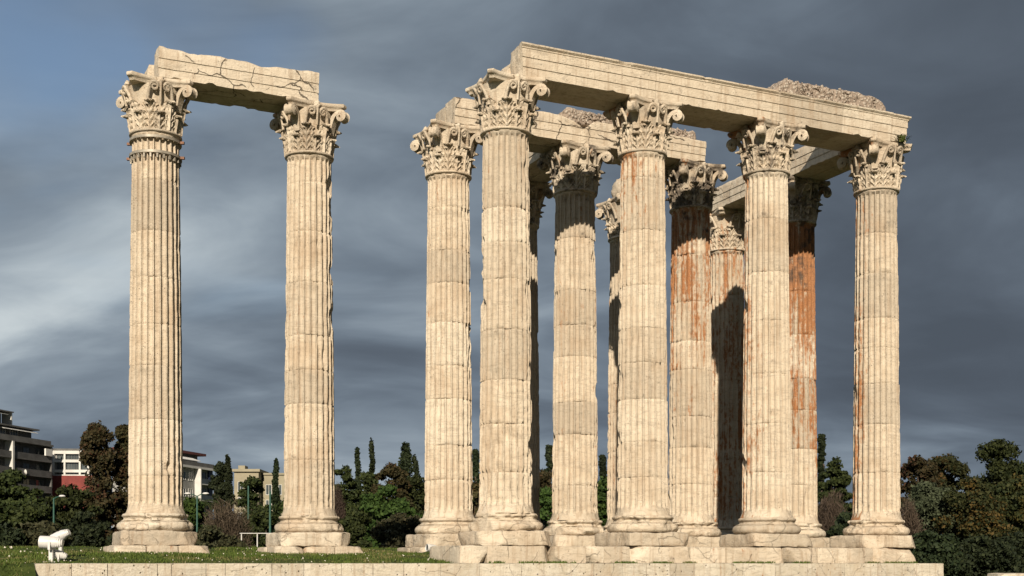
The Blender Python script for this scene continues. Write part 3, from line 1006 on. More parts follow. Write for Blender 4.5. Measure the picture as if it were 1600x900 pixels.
# front row
beam('lintel', 'moulded front beam with a broken left end, spanning from the gouged column', 0.20, SP-0.03, FO, 0.94, 1.12, 1, endrough=(0.10, 0.01))
beam('lintel', 'moulded front beam between the rust-streaked and brown-edged columns', SP-0.03, 2*SP-0.10, FO, 0.94, 1.12, 2, endrough=(0.01, 0.01))
beam('lintel', 'moulded front beam carrying most of the rubble concrete', 2*SP-0.10, 14.05, FO, 0.94, 1.12, 3, endrough=(0.01, 0.01))
beam('lintel', 'short moulded front beam piece under the rubble end', 14.05, 16.50, FO, 0.94, 1.12, 4, endrough=(0.01, 0.01))
beam('lintel', 'small moulded return block at the end of the front beams', 16.50, 17.26, FO, 1.0, 1.10, 5, endrough=(0.01, 0.02), ret=True)
beam('inner_lintel', 'plain rough backing beam behind the broken-ended front beam', 0.12, SP, -0.03, 0.90, 1.04, 6, crown=False, endrough=(0.12, 0.02), top=[(0, 0.72), (0.07, 1.0), (1, 1.0)])
beam('inner_lintel', 'plain backing beam behind the middle front beam', SP, 2*SP, -0.03, 0.90, 1.02, 7, crown=False, flip=True)
beam('inner_lintel', 'plain backing beam under the rubble concrete', 2*SP, 16.0, -0.03, 0.90, 1.02, 8, crown=False, flip=True)
# second row
o2 = -SP2
beam('lintel', 'cracked inner lintel with a worn sloping top above the slender column', -0.12, SP-0.05, o2+FO, 0.92, 1.06, 11, crown=False, broken=0.4, endrough=(0.03, 0.02), cracks=1.0,
     top=[(0, 1.08), (0.25, 1.0), (0.55, 0.98), (0.8, 1.0), (0.92, 0.80), (1, 0.62)])
beam('lintel', 'inner lintel with stepped broken end over the black-capital orange column', SP-0.05, 2*SP+0.13, o2+FO, 0.92, 1.06, 12, crown=False, broken=0.5, endrough=(0.02, 0.03), cracks=1.0,
     top=[(0, 0.62), (0.08, 0.95), (0.35, 1.0), (0.7, 0.92), (1, 0.9)])
beam('inner_lintel', 'rear half of the inner lintel above the slender column', -0.16, SP-0.02, o2-0.05, 0.88, 0.98, 13, crown=False, endrough=(0.05, 0.02), flip=True)
beam('inner_lintel', 'rear half of the inner lintel over the orange column', SP-0.02, 2*SP+0.05, o2-0.05, 0.88, 0.98, 14, crown=False, flip=True)
beam('lintel', 'cracked rough lintel bridging the two detached columns', -2*SP-0.05, -SP+0.10, o2+FO, 0.95, 1.12, 15, crown=False, broken=0.35, endrough=(0.04, 0.02), cracks=1.0,
     top=[(0, 1.14), (0.1, 1.12), (0.2, 0.98), (0.32, 1.04), (0.5, 1.0), (0.62, 0.93), (0.75, 1.02), (1, 1.04)])
beam('inner_lintel', 'rear half of the lintel bridging the two detached columns', -2*SP-0.22, -SP+0.02, o2-0.06, 0.85, 0.92, 16, crown=False, endrough=(0.08, 0.03), flip=True, top=[(0, 0.74), (0.1, 0.8), (1, 0.85)])
# cross beams running back from the row (their left face carries the fasciae)
def cross_beam(label, t, off0, length, seed, H=1.06, **kw):
    # left half: fascia face looks to -u
    me = beam_mesh(length-0.012, 0.9, H, seed, crown=False, **kw)
    V = np.empty(len(me.vertices)*3); me.vertices.foreach_get('co', V); V = V.reshape(-1, 3)
    V2 = np.stack([V[:, 1]-0.92, length-V[:, 0], V[:, 2]], -1)     # local x = across, y = back
    me.vertices.foreach_set('co', V2.ravel()); me.update()
    o = obj('cross_lintel', me, MARBLE, None, WP(t, off0, BZ), (0, 0, TH), stain=-0.08, cracks=0.5)
    tag(o, label, 'beam')
    me2 = beam_mesh(length-0.03, 0.88, H-0.05, seed+50, crown=False, **kw)
    V = np.empty(len(me2.vertices)*3); me2.vertices.foreach_get('co', V); V = V.reshape(-1, 3)
    V2 = np.stack([0.90-V[:, 1], V[:, 0], V[:, 2]], -1)
    me2.vertices.foreach_set('co', V2.ravel()); me2.update()
    o = obj('cross_lintel', me2, MARBLE, None, WP(t, off0, BZ), (0, 0, TH), stain=-0.08)
    tag(o, label.replace('left face of', 'far face of').replace('near half', 'far half'), 'beam')


cross_beam('near half of the cross beam running back from the weed-topped end column', tD, -0.98, SP2-1.0+0.0, 21)
cross_beam('near half of the cross beam ending on the half lit back column', tD, -SP2-0.02+0.0, SP2+0.55, 22, broken=0.2, top=[(0, 1.0), (0.7, 1.0), (1, 0.75)])
cross_beam('near half of the cross beam behind the black-capital inner column', SP, -SP2-0.98, SP2-0.4, 23)

# rubble concrete remains of the medieval hut lying on the beams
def rubble(label, t, off, L, T, H, seed, z=None, taper=0.2):
    r = thing('rubble_mass', label, 'rubble', WP(t, off, (z if z is not None else BZ+1.10)), TH)
    me = block_mesh('core', L, T, H, seed, 0.16, 0.10, [((-1, 0, 1), 0.80), ((1, 0, 1), 0.82), ((0, -1, 1.4), 0.9)], 0.10)
    obj('core', me, RUBBLE, r, (0, 0, -0.03))
    rg = np.random.default_rng(seed)
    mb = MB()
    for k in range(int(90*L*T/2)):
        x = rg.uniform(-L/2+0.22*H+0.45, L/2-0.22*H-0.45); front = rg.random() < 0.5
        if front: y = -T/2+0.01; zz = rg.uniform(0.05, H-0.12)
        else: y = rg.uniform(-T/2+0.08, T/2-0.08); zz = H-0.04
        s = rg.uniform(0.04, 0.085)
        ico = np.array([(1, 0, 0), (-1, 0, 0), (0, 1, 0), (0, -1, 0), (0, 0, 1), (0, 0, -1)])*s*rg.uniform(0.6, 1.2, (6, 3)) @ np.linalg.qr(rg.normal(size=(3, 3)))[0]
        mb.add(ico+np.array([x, y, zz-0.03]), [[0, 2, 4], [2, 1, 4], [1, 3, 4], [3, 0, 4], [2, 0, 5], [1, 2, 5], [3, 1, 5], [0, 3, 5]])
    obj('rubble_stones', mb.mesh('rubble_stones', True, 30), RUBBLE, r, kind='stuff')


rubble('long low strip of rubble concrete lying on top of the front beams', 13.72, 0.0, 5.6, 1.45, 0.80, 31, BZ+1.06)
rubble('rounded lump of rubble concrete on the inner lintel above its joint', 5.95, o2+0.05, 2.9, 1.4, 0.62, 32, BZ+0.86)
rubble('short rubble concrete lump at the broken end of the inner lintel', 10.25, o2-0.05, 1.7, 1.4, 0.52, 33, BZ+0.92)
lump = obj('stone_lump', block_mesh('stone_lump', 1.25, 1.2, 1.05, 77, 0.45, 0.12, [((1, -1, 1), 0.75), ((-1, 0, 1), 0.8)], 0.12), MARBLE, None, WP(2*SP, -2*SP2, BZ), (0, 0, TH+0.4), stain=-0.08)
tag(lump, 'rounded lump of marble left on top of a back-row capital', 'stone')

# ------------------------------------------------------------------ small things on the platform
def weed(label, loc, seed, n=60, h=0.45, spread=0.4, name='weed_tuft', droop=0.4):
    rg = np.random.default_rng(seed)
    V = []
    for k in range(n):
        a = rg.uniform(0, 2*np.pi); L = h*rg.uniform(0.5, 1.1); ou = spread*rg.uniform(0.2, 1)
        b = np.array([rg.normal(0, 0.06), rg.normal(0, 0.06), 0]); d = np.array([math.cos(a), math.sin(a), 0])
        w = np.array([-d[1], d[0], 0])*rg.uniform(0.012, 0.025)
        m_ = b+d*ou*0.5+np.array([0, 0, L*0.8]); e = b+d*ou+np.array([0, 0, L*(1-droop*rg.random())])
        V += [b-w, b+w, m_+w, m_-w, m_-w, m_+w, e+w*0.3, e-w*0.3]
    o = obj(name, quads_mesh(name, np.array(V), n*2), GRASS, None, loc)
    return tag(o, label, 'plant')


weed('small green weed growing at the foot of the beam on the end capital', WP(tD+0.30, FO+0.22, BZ-0.04), 5, 70, 0.34, 0.36)


def lathe_simple(prof, m=20):
    a = np.linspace(0, 2*np.pi, m, endpoint=False); p = np.array(prof)
    V = np.stack([p[:, 0, None]*np.cos(a), p[:, 0, None]*np.sin(a), p[:, 1, None]+0*a], -1).reshape(-1, 3)
    F = grid_faces(len(p), m).tolist() + [list(range(m))[::-1], [(len(p)-1)*m+i for i in range(m)]]
    return V, F


def floodlight(label, loc, rz, tilt, s=1.0, stand=0.3):
    """cylindrical white floodlight on a yoke and a base plate"""
    f = thing('floodlight', label, 'floodlight', loc, rz, 'white floodlights')
    obj('foot', MB().box(-0.17*s, 0.17*s, -0.12*s, 0.12*s, 0.0, 0.04*s).box(-0.05*s, 0.05*s, -0.05*s, 0.05*s, 0.042*s, stand*s-0.1*s).mesh('foot'), WHITE, f)
    mb = MB()
    for y in (-0.19, 0.165): mb.box(-0.03*s, 0.03*s, y*s, (y+0.025)*s, stand*s-0.098*s, stand*s+0.10*s)
    mb.box(-0.03*s, 0.03*s, -0.163*s, 0.163*s, stand*s-0.098*s, stand*s-0.07*s)
    obj('yoke', mb.mesh('yoke'), WHITE, f)
    V, F = lathe_simple([(0.02*s, -0.30*s), (0.09*s, -0.30*s), (0.155*s, -0.10*s), (0.16*s, 0.02*s), (0.165*s, 0.03*s), (0.165*s, 0.28*s), (0.15*s, 0.285*s), (0.14*s, 0.22*s)])
    hd = obj('lamp_housing', mesh('lamp_housing', V, F, True, 40), WHITE, f, (0, 0, (stand+0.09)*s), (0, -R(90)+tilt, 0))
    V, F = lathe_simple([(0.02*s, 0.0), (0.138*s, 0.0), (0.138*s, 0.015), (0.02*s, 0.016)])
    obj('lens', mesh('lens', V, F, True, 40), GLASS, hd, (0, 0, 0.225*s))
    mb = MB()
    for k in range(4): mb.box(-0.10*s, 0.10*s, -0.12*s, 0.12*s, (-0.27+k*0.05)*s, (-0.255+k*0.05)*s)
    obj('cooling_fins', mb.mesh('cooling_fins'), WHITE, hd)
    return f


def at_px(px, depth, z): return ((px-800)/F_PX*depth, depth, z)
def to_temple(x, y):
    d = np.array([x, y, 0]) - A0
    return float(d@U), float(d@NV)
def on_ground(px, depth):
    x = (px-800)/F_PX*depth
    t, o_ = to_temple(x, depth)
    return (x, depth, float(ground_h(np.array(t), np.array(o_))))


lx, ly, lz = on_ground(80, 37.6)
floodlight('big white floodlight lying level behind the wall end', (lx, ly, lz-0.02), R(2), R(2), 1.15, 0.44)
lx, ly, lz = on_ground(95, 39.2)
floodlight('white floodlight tilted upward behind the level one', (lx, ly, lz-0.02), R(-8), R(-25), 1.0, 0.62)
lx, ly, lz = on_ground(92, 37.9)
floodlight('low white floodlight set beneath the level one by the wall', (lx, ly, lz-0.03), R(12), R(14), 0.8, 0.22)
lx, ly, lz = on_ground(676, 45.8)
floodlight('single white floodlight in grass by the slender column footing', (lx, ly, lz-0.02), R(30), R(5), 0.85, 0.24)

# ------------------------------------------------------------------ grass, stones
def scatter_ground(n, seed, tr, orr, keep=None):
    rg = np.random.default_rng(seed)
    t = rg.uniform(*tr, n); o_ = rg.uniform(*orr, n)
    if keep is not None:
        k = keep(t, o_); t, o_ = t[k], o_[k]
    z = ground_h(t, o_)
    P = A0 + t[:, None]*U + o_[:, None]*NV
    P[:, 2] = z
    return P, t, o_, rg


def not_on_stone(t, o_):
    ok = np.ones(len(t), bool)
    for tt, j in ((-2*SP, 1), (-SP, 1), (0, 1)):
        ok &= ~((np.abs(t-tt) < 1.6) & (np.abs(o_+SP2*j) < 1.45))
    ok &= ~((t > -2.45) & (o_ < 1.45) & (o_ > -1.4))
    return ok & ~((t > -15.8) & (o_ > 1.28) & (o_ < 2.4)) 


def grass():
    P, t, o_, rg = scatter_ground(150000, 3, (-30, -0.6), (-9.5, 7.5), lambda t, o_: not_on_stone(t, o_) & ((o_ < 1.3) | (t < -15.8)))
    dens = fbm(P*np.array([1.1, 1.1, 0]), 3, 8)
    k = rg.random(len(P)) < 0.35+0.75*sstep(-0.35, 0.25, dens)
    P = P[k]; dens = dens[k]
    n = len(P)
    h = rg.uniform(0.04, 0.10, n)*(1+0.9*np.clip(dens, -0.3, 0.8))
    a = rg.uniform(0, 2*np.pi, n)
    w = np.stack([np.cos(a), np.sin(a), 0*a], -1)*rg.uniform(0.010, 0.022, n)[:, None]
    lean = np.stack([rg.normal(0, 0.03, n), rg.normal(0, 0.03, n), h], -1)
    P = P - np.array([0, 0, 0.02])
    V = np.stack([P-w, P+w, P+lean+w*0.35, P+lean-w*0.35], 1).reshape(-1, 3)
    o = obj('grass', quads_mesh('grass', V, n), GRASS, None, kind='stuff', label='short green grass on the bank behind the wall', category='grass')
    # tufts rooted in the joint below the marble course
    rg = np.random.default_rng(9)
    n = 4200
    t = rg.uniform(-2.2, 17.2, n)
    c = fbm(np.stack([t*1.3, 0*t, 0*t], -1), 3, 5)
    t = t[c > 0.08]; n = len(t)
    P = A0 + t[:, None]*U + rg.uniform(1.46, 1.75, n)[:, None]*NV; P[:, 2] = -0.01
    h = rg.uniform(0.03, 0.10, n); a = rg.uniform(0, 2*np.pi, n)
    w = np.stack([np.cos(a), np.sin(a), 0*a], -1)*0.016
    lean = np.stack([rg.normal(0, 0.03, n), rg.normal(0, 0.03, n), h], -1)
    V = np.stack([P-w, P+w, P+lean+w*0.3, P+lean-w*0.3], 1).reshape(-1, 3)
    obj('joint_grass', quads_mesh('joint_grass', V, n), GRASS, None, kind='stuff', label='grass tufts in the joint under the marble course', category='grass')
    # white chips of marble lying in the grass
    P, t, o_, rg = scatter_ground(650, 12, (-30, -1.5), (-8.5, 6.5), lambda t, o_: not_on_stone(t, o_) & ((o_ < 1.2) | (t < -15.9)))
    mb = MB()
    oct_ = np.array([(1, 0, 0), (-1, 0, 0), (0, 1, 0), (0, -1, 0), (0, 0, 1), (0, 0, -1)], float)
    for p in P:
        s = rg.uniform(0.012, 0.035) if rg.random() < 0.94 else rg.uniform(0.04, 0.09)
        Vv = oct_*s*rg.uniform(0.6, 1.2, (6, 3)) @ np.linalg.qr(rg.normal(size=(3, 3)))[0]
        mb.add(Vv+p+np.array([0, 0, s*0.5+0.03]), [[0, 2, 4], [2, 1, 4], [1, 3, 4], [3, 0, 4], [2, 0, 5], [1, 2, 5], [3, 1, 5], [0, 3, 5]])
    obj('stone_chips', mb.mesh('stone_chips'), STONE_W, None, kind='stuff', label='white stone chips scattered in the grass', category='stones')


grass()
# a loose grey block on the lower ground beyond the east end, and one beside the west wall end
b = obj('loose_block', block_mesh('loose_block', 1.6, 0.9, 1.30, 901, 0.05, 0.03, (((-1, -1, 1), 0.9),), 0.15), LIME, None, (16.75, 42.0, -1.63), (0, 0, 0.15))
tag(b, 'grey loose stone block standing on low ground past the wall end', 'stone')
lx, ly, lz = on_ground(50, 36.0)
b = obj('loose_stone', block_mesh('loose_stone', 0.22, 0.3, 0.55, 902, 0.08, 0.05, (((-1, -1, 1), 0.7),), 0.08), MARBLE, None, (lx-0.06, ly+0.1, -0.6), (0, 0.1, 0.3), stain=-0.05)
tag(b, 'small upright broken stone against the wall end', 'stone')

# ------------------------------------------------------------------ buildings
CONC = plain_mat('shade_darkened_concrete', (0.12, 0.12, 0.118), 0.85, 0.25, 0.6)  # grey kept dark so the colour holds the cloud shade over the buildings
DCONC = plain_mat('shade_darkened_render', (0.10, 0.10, 0.10), 0.85, 0.3, 0.5)  # darker facade grey, cloud shade put into the colour as well
BWHITE = plain_mat('white_render', (0.55, 0.55, 0.53), 0.8, 0.12, 0.5)
PALE = plain_mat('pale_grey_render', (0.27, 0.27, 0.26), 0.8, 0.15, 0.5)
CREAM = plain_mat('cream_render', (0.26, 0.235, 0.165), 0.8, 0.15, 0.4)
REDW = plain_mat('red_paint', (0.17, 0.03, 0.025), 0.8, 0.2, 0.8)
MAROON = plain_mat('maroon_fascia', (0.10, 0.03, 0.028), 0.8, 0.2, 0.8)
BLUEP = plain_mat('dark_blue_panel', (0.015, 0.025, 0.075), 0.5, 0.2, 0.8)
AWN = plain_mat('white_awning', (0.62, 0.62, 0.60), 0.8, 0.08, 1)
GLASS2 = plain_mat('window_glass', (0.07, 0.085, 0.09), 0.08, 0.3, 0.4)
CURT = plain_mat('curtains', (0.30, 0.31, 0.30), 0.7, 0.2, 1.5)


def building(name, label, p0, p1):
    """local x runs along the facade from p0 to p1, -y is the outside; z=0 is eye level"""
    d = np.array(p1)-np.array(p0)
    return thing(name, label, 'building', (p0[0], p0[1], -1.6), math.atan2(d[1], d[0])), float(np.hypot(*d))


def part(parent, name, mat, *boxes, dz=1.6):
    mb = MB()
    for b in boxes:
        x0, x1, y0, y1, z0, z1 = b
        mb.box(x0, x1, y0, y1, z0+dz, z1+dz)
    return obj(name, mb.mesh(name), mat, parent)


def window(parent, x0, x1, z0, z1, y=0.0, mull=1, frame=BWHITE, curtain=False):
    """framed window set on the wall plane y: frame stands proud, pane recessed"""
    w = part(parent, 'window', frame, (x0-0.08, x1+0.08, y-0.06, y-0.002, z0-0.10, z0-0.001), (x0-0.08, x1+0.08, y-0.06, y-0.002, z1+0.001, z1+0.08),
             (x0-0.08, x0-0.001, y-0.06, y-0.002, z0, z1), (x1+0.001, x1+0.08, y-0.06, y-0.002, z0, z1),
             *[(x0+(x1-x0)*(k+1)/(mull+1)-0.03, x0+(x1-x0)*(k+1)/(mull+1)+0.03, y-0.05, y-0.012, z0, z1) for k in range(mull)])
    part(w, 'pane', CURT if curtain else GLASS2, (x0, x1, y-0.010, y-0.003, z0, z1))
    return w


def apartment_block():
    pa = np.array([-830*216/F_PX, 216.0]); pb = np.array([-718*236/F_PX, 236.0])
    b, L = building('apartment_block', 'dark grey stepped apartment block with long balconies and white awnings', pa, pb)
    part(b, 'wall', DCONC, (-4, L, 1.4, 14, -1.6, 21.7))
    part(b, 'roof_slab', CONC, (-4.1, L+0.2, -0.1, 14.1, 21.705, 22.05))
    part(b, 'side_wall', BWHITE, (-4.25, -4.005, 0.2, 14, -1.6, 21.70))
    xm = L*0.42
    part(b, 'divider_fin', BWHITE, (xm-0.25, xm+0.25, -0.25, 1.395, 4, 21.70))
    part(b, 'divider_fin', CONC, (L-0.3, L, 0.02, 1.395, 4, 21.70))
    for k in range(6):
        z = 18.9-2.85*k
        for (a, c) in ((-4, xm-0.26), (xm+0.26, L-0.31)):
            bal = part(b, 'balcony', CONC, (a, c, -0.05, 1.39, z-0.2, z))
            part(bal, 'parapet', DCONC, (a, c, -0.045, 0.05, z+0.002, z+0.95))
            part(bal, 'handrail', CONC, (a, c, -0.05, 0.055, z+0.952, z+1.02))
            n = 3
            for q in range(n):
                x = a+(c-a)*(q+0.5)/n
                window(b, x-0.9, x+0.9, z+0.05, z+2.15, 1.395, 1, CONC)
    # awnings hanging over a balcony
    part(b, 'awning', AWN, (L*0.88, L*0.98, -0.3, 0.02, 19.9, 21.2))
    # penthouses set back
    p = part(b, 'penthouse', DCONC, (-3.4, L-3.0, 2.4, 12, 22.055, 24.5))
    part(p, 'penthouse_roof', CONC, (-3.6, L-2.2, 1.2, 12.2, 24.505, 24.75))
    part(p, 'end_wall', BWHITE, (-3.65, -3.405, 2.0, 12, 22.055, 24.50))
    for q in range(4):
        x = 0.5+q*3.6
        window(p, x, x+2.2, 22.2, 24.1, 2.395, 2, BWHITE)
    for q in range(5):
        x = xm-1.0+q*2.0
        aw = MB().add([(x, 2.39, 24.45+1.6), (x+1.9, 2.39, 24.45+1.6), (x+1.9, 0.9, 23.95+1.6), (x, 0.9, 23.95+1.6), (x, 2.39, 24.40+1.6), (x+1.9, 2.39, 24.40+1.6), (x+1.9, 0.9, 23.88+1.6), (x, 0.9, 23.88+1.6)],
                       [[0, 1, 2, 3], [7, 6, 5, 4], [3, 2, 6, 7], [0, 3, 7, 4], [1, 5, 6, 2], [0, 4, 5, 1]])
        obj('awning', aw.mesh('awning'), AWN, p)
    part(p, 'parapet', CONC, (-3.9, L-0.2, 0.15, 0.28, 22.06, 22.75))
    p2 = part(b, 'penthouse', DCONC, (-3.2, xm+1.2, 3.2, 12, 24.755, 27.0))
    part(p2, 'penthouse_roof', CONC, (-3.4, xm+2.4, 1.4, 12.2, 27.005, 27.2))
    part(p2, 'end_wall', BWHITE, (-3.55, -3.205, 1.5, 12, 24.755, 27.0))
    part(p2, 'end_wall', BWHITE, (xm+1.9, xm+2.2, 1.6, 3.6, 24.755, 27.0))
    for q in range(4):
        x = -2.5+q*2.9
        aw = MB().add([(x, 3.19, 26.9+1.6), (x+2.7, 3.19, 26.9+1.6), (x+2.7, 1.0, 26.5+1.6), (x, 1.0, 26.5+1.6), (x, 3.19, 26.84+1.6), (x+2.7, 3.19, 26.84+1.6), (x+2.7, 1.0, 26.42+1.6), (x, 1.0, 26.42+1.6)],
                       [[0, 1, 2, 3], [7, 6, 5, 4], [3, 2, 6, 7], [0, 3, 7, 4], [1, 5, 6, 2], [0, 4, 5, 1]])
        obj('awning', aw.mesh('awning'), AWN, p2)
    part(p2, 'antenna', CONC, (2.0, 2.05, 5, 5.05, 27.21, 29.4), (1.6, 2.45, 5.0, 5.04, 29.0, 29.05))
    for (x, z) in ((xm+3.2, 16.4), (xm+1.6, 13.5)):
        V, F = lathe_simple([(0.02, 0), (0.25, 0.04), (0.45, 0.16), (0.47, 0.16), (0.25, 0.0), (0.02, -0.04)], 16)
        obj('satellite_dish', mesh('satellite_dish', V, F, True, 50), BWHITE, b, (x, -0.25, z+1.6), (R(80), 0, R(60)))


apartment_block()


def grid_house():
    d = 240.0; m = d/F_PX
    x0 = (80-800)*m; x1 = (152-800)*m
    b, L = building('office_building', 'pale building with a white grid of windows over a red wall', (x0, d), (x1, d+0.6))
    zt = (880-700)*m; zr = (880-743)*m
    part(b, 'wall', PALE, (0, L, 0.55, 10, -1.6, zt-0.4))
    part(b, 'roof_slab', CONC, (-0.15, L+0.15, -0.15, 10.1, zt-0.395, zt-0.1))
    part(b, 'red_wall', REDW, (0.05, L, -0.05, 0.545, -1.6+3, zr))
    part(b, 'stair_head', BWHITE, (5.6, 6.9, 2, 5, zt-0.095, zt+0.9))
    cols = [(88, 98.7), (102, 122), (125.3, 135), (138, 150)]
    rows = [(706.5, 718), (722, 734.3), (737.3, 742.2)]
    zsx = [0] + [((a+c)/2-80)*m for (_, a), (c, _) in zip(cols, cols[1:])] + [L-0.05]
    for k, z in enumerate((zt-0.4-0.45, *[(880-(r0+r1)/2)*m for (_, r0), (r1, _) in zip(rows, rows[1:])])):
        part(b, 'grid_beam', BWHITE, (0.02, L-0.02, 0.0, 0.545, z-0.26, z+0.26) if k else (0.02, L-0.02, 0.0, 0.545, z-0.25, z+0.445))
    part(b, 'grid_beam', BWHITE, (0.02, L-0.02, 0.0, 0.545, zr+0.004, zr+0.2))
    for k, x in enumerate(zsx):
        w = 0.55 if k == 0 else 0.17
        part(b, 'grid_post', BWHITE, (max(0.0, x-w), min(L, x+w), -0.02, 0.54, zr+0.21, zt-0.42))
    for (a, c) in cols:
        for (r0, r1) in rows:
            window(b, (a-80)*m, (c-80)*m, (880-r1)*m, (880-r0)*m, 0.545, max(1, int((c-a)/5)), CONC, curtain=False)


grid_house()


def terrace_house():
    pa = np.array([(262-800)*222/F_PX, 222.0]); pb = np.array([(330-800)*237/F_PX, 237.0])
    b, L = building('terrace_house', 'grey white apartment house with dark red roof edge and blue panel', pa, pb)
    zr = 17.75
    part(b, 'wall', PALE, (0, L, 0.0, 11, -1.6, zr-0.5))
    part(b, 'roof_slab', BWHITE, (-0.3, L+0.1, -0.8, 11.1, zr-0.495, zr-0.1))
    part(b, 'side_wall', CONC, (L+0.004, L+0.25, 0.1, 11.0, -1.6, zr-0.1))
    part(b, 'rear_wing', CONC, (L+0.26, L+3.0, 2.0, 10.5, -1.6, zr+0.4))
    part(b, 'parapet', CONC, (0.2, L, -0.6, -0.45, zr-0.095, zr+0.7))
    p = part(b, 'penthouse', CONC, (-1, L-1.2, 2.2, 10, zr-0.095, zr+2.3))
    part(p, 'roof_edge', MAROON, (-1.3, L+0.3, 1.2, 10.3, zr+2.305, zr+2.75))
    part(p, 'chimney', DCONC, (L*0.55, L*0.55+0.5, 4, 4.5, zr+2.755, zr+3.8))
    part(p, 'end_wall', PALE, (L-1.19, L-0.2, 2.4, 6, zr+0.2, zr+1.2))
    aw = MB().add([(1, 2.19, zr+1.9+1.6), (L*0.72, 2.19, zr+1.9+1.6), (L*0.72, -0.3, zr+1.0+1.6), (1, -0.3, zr+1.0+1.6), (1, 2.19, zr+1.84+1.6), (L*0.72, 2.19, zr+1.84+1.6), (L*0.72, -0.3, zr+0.9+1.6), (1, -0.3, zr+0.9+1.6)],
                   [[0, 1, 2, 3], [7, 6, 5, 4], [3, 2, 6, 7], [0, 3, 7, 4], [1, 5, 6, 2], [0, 4, 5, 1]])
    obj('awning', aw.mesh('awning'), AWN, b)
    for k in range(4):
        z = zr-3.2-3.0*k
        for x in (L*0.30, L*0.46): window(b, x, x+1.4, z+0.5, z+1.9, -0.002, 1, BWHITE)
        bal = part(b, 'balcony', BWHITE, (L*0.63, L*0.90, -1.2, -0.004, z-0.15, z))
        part(bal, 'parapet', GLASS2, (L*0.63, L*0.90, -1.19, -1.12, z+0.003, z+0.95))
        window(b, L*0.66, L*0.86, z+0.05, z+2.2, -0.002, 2, DCONC)
    part(b, 'divider_fin', BWHITE, (L*0.605, L*0.625, -1.25, -0.004, 2, zr-0.5))
    part(b, 'blue_panel', BLUEP, (L*0.91, L-0.05, -0.35, -0.004, 2, zr-0.52))


terrace_house()


def cream_house():
    d = 262.0; m = d/F_PX
    b, L = building('cream_house', 'cream flat-roofed house half hidden by pines and a cypress', ((366-800)*m, d), ((404-800)*m, d))
    zt = (880-733)*m
    part(b, 'wall', CREAM, (0, L, 0, 9, -1.6, zt-0.55))
    part(b, 'cornice', CREAM, (-0.35, L+0.35, -0.5, 9.3, zt-0.545, zt))
    part(b, 'stair_head', CREAM, (0.4, 1.8, 2, 5, zt+0.004, zt+0.9))
    w2 = part(b, 'wing', CREAM, (L+0.37, L+5.2, 3.0, 9.2, -1.6, zt-1.0))
    part(w2, 'cornice', CREAM, (L+0.40, L+5.5, 2.7, 9.5, zt-0.995, zt-0.6))
    for k in range(3):
        z = zt-4.6-3.2*k
        for x in (0.8, 2.9): window(b, x, x+1.0, z, z+1.9, -0.002, 1, BWHITE)
        for x in (L+1.0, L+3.1): window(w2, x, x+1.1, z-0.5, z+1.5, 2.998, 1, BWHITE)


cream_house()

# ------------------------------------------------------------------ lamp posts
def lamp_post(label, px, d, ytop, arms=1, head=True):
    x, _, _ = at_px(px, d, 0); h = (880-ytop)*d/F_PX
    f = thing('lamp_post', label, 'lamp post', (x, d, -1.6), 0)
    obj('pole', MB().tube([(0, 0, 0), (0, 0, 0.8), (0, 0, h+1.5)], [0.11, 0.08, 0.055], 10).mesh('pole', True), GREENPOLE, f)
    if head:
        for k in range(arms):
            sg = (1, -1)[k]
            obj('arm', MB().tube([(0, 0, h+1.45), (sg*0.25, -0.05, h+1.58), (sg*0.45, -0.1, h+1.6)], 0.03, 6).mesh('arm', True), GREENPOLE, f)
            V, F = lathe_simple([(0.02, 0.09), (0.10, 0.08), (0.17, 0.03), (0.18, -0.01), (0.12, -0.07), (0.02, -0.08)], 14)
            V[:, 0] *= 1.25
            obj('lamp_head', mesh('lamp_head', V, F, True, 50), WHITE, f, (sg*0.6, -0.12, h+1.62))


lamp_post('green lamp post with one white head among the dark pines', 84, 84, 776, 1)
lamp_post('green lamp post with two white heads above the bushes', 308, 84, 772, 2)
lamp_post('plain tall green pole close to the unbanded lintel column', 422, 74, 765, 1, False)
lamp_post('plain grey green pole further back among the pines', 388, 92, 757, 1, False)
rail = thing('white_railing', 'low white railing at the foot of the bushes', 'railing', at_px(402, 72, 0), 0)
obj('rail', MB().tube([(-1.0, 0, 1.70), (0, 0, 1.70), (1.0, 0, 1.70)], 0.022, 8).mesh('rail', True), WHITE, rail)
for x in (-0.9, 0.0, 0.9): obj('post', MB().tube([(x, 0, -1.6), (x, 0, 0), (x, 0, 1.66)], 0.035, 8).mesh('post', True), WHITE, rail)

# ------------------------------------------------------------------ trees
LM = {
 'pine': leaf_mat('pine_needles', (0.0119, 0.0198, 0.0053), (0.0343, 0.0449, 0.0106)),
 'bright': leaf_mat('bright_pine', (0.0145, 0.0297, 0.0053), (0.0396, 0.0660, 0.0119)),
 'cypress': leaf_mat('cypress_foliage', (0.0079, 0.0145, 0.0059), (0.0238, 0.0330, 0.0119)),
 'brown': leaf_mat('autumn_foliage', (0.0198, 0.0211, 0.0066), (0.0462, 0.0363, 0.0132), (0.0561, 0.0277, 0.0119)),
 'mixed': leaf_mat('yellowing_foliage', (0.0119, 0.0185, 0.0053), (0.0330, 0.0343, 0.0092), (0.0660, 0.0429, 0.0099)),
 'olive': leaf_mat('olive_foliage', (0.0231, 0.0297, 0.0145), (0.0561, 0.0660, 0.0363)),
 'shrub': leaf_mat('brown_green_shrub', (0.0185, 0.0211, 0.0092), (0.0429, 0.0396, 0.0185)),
 'twig': leaf_mat('bare_twigs', (0.0396, 0.0277, 0.0198), (0.0858, 0.0627, 0.0462)),
 'palm': leaf_mat('palm_fronds', (0.0198, 0.0297, 0.0079), (0.0528, 0.0660, 0.0198)),
}


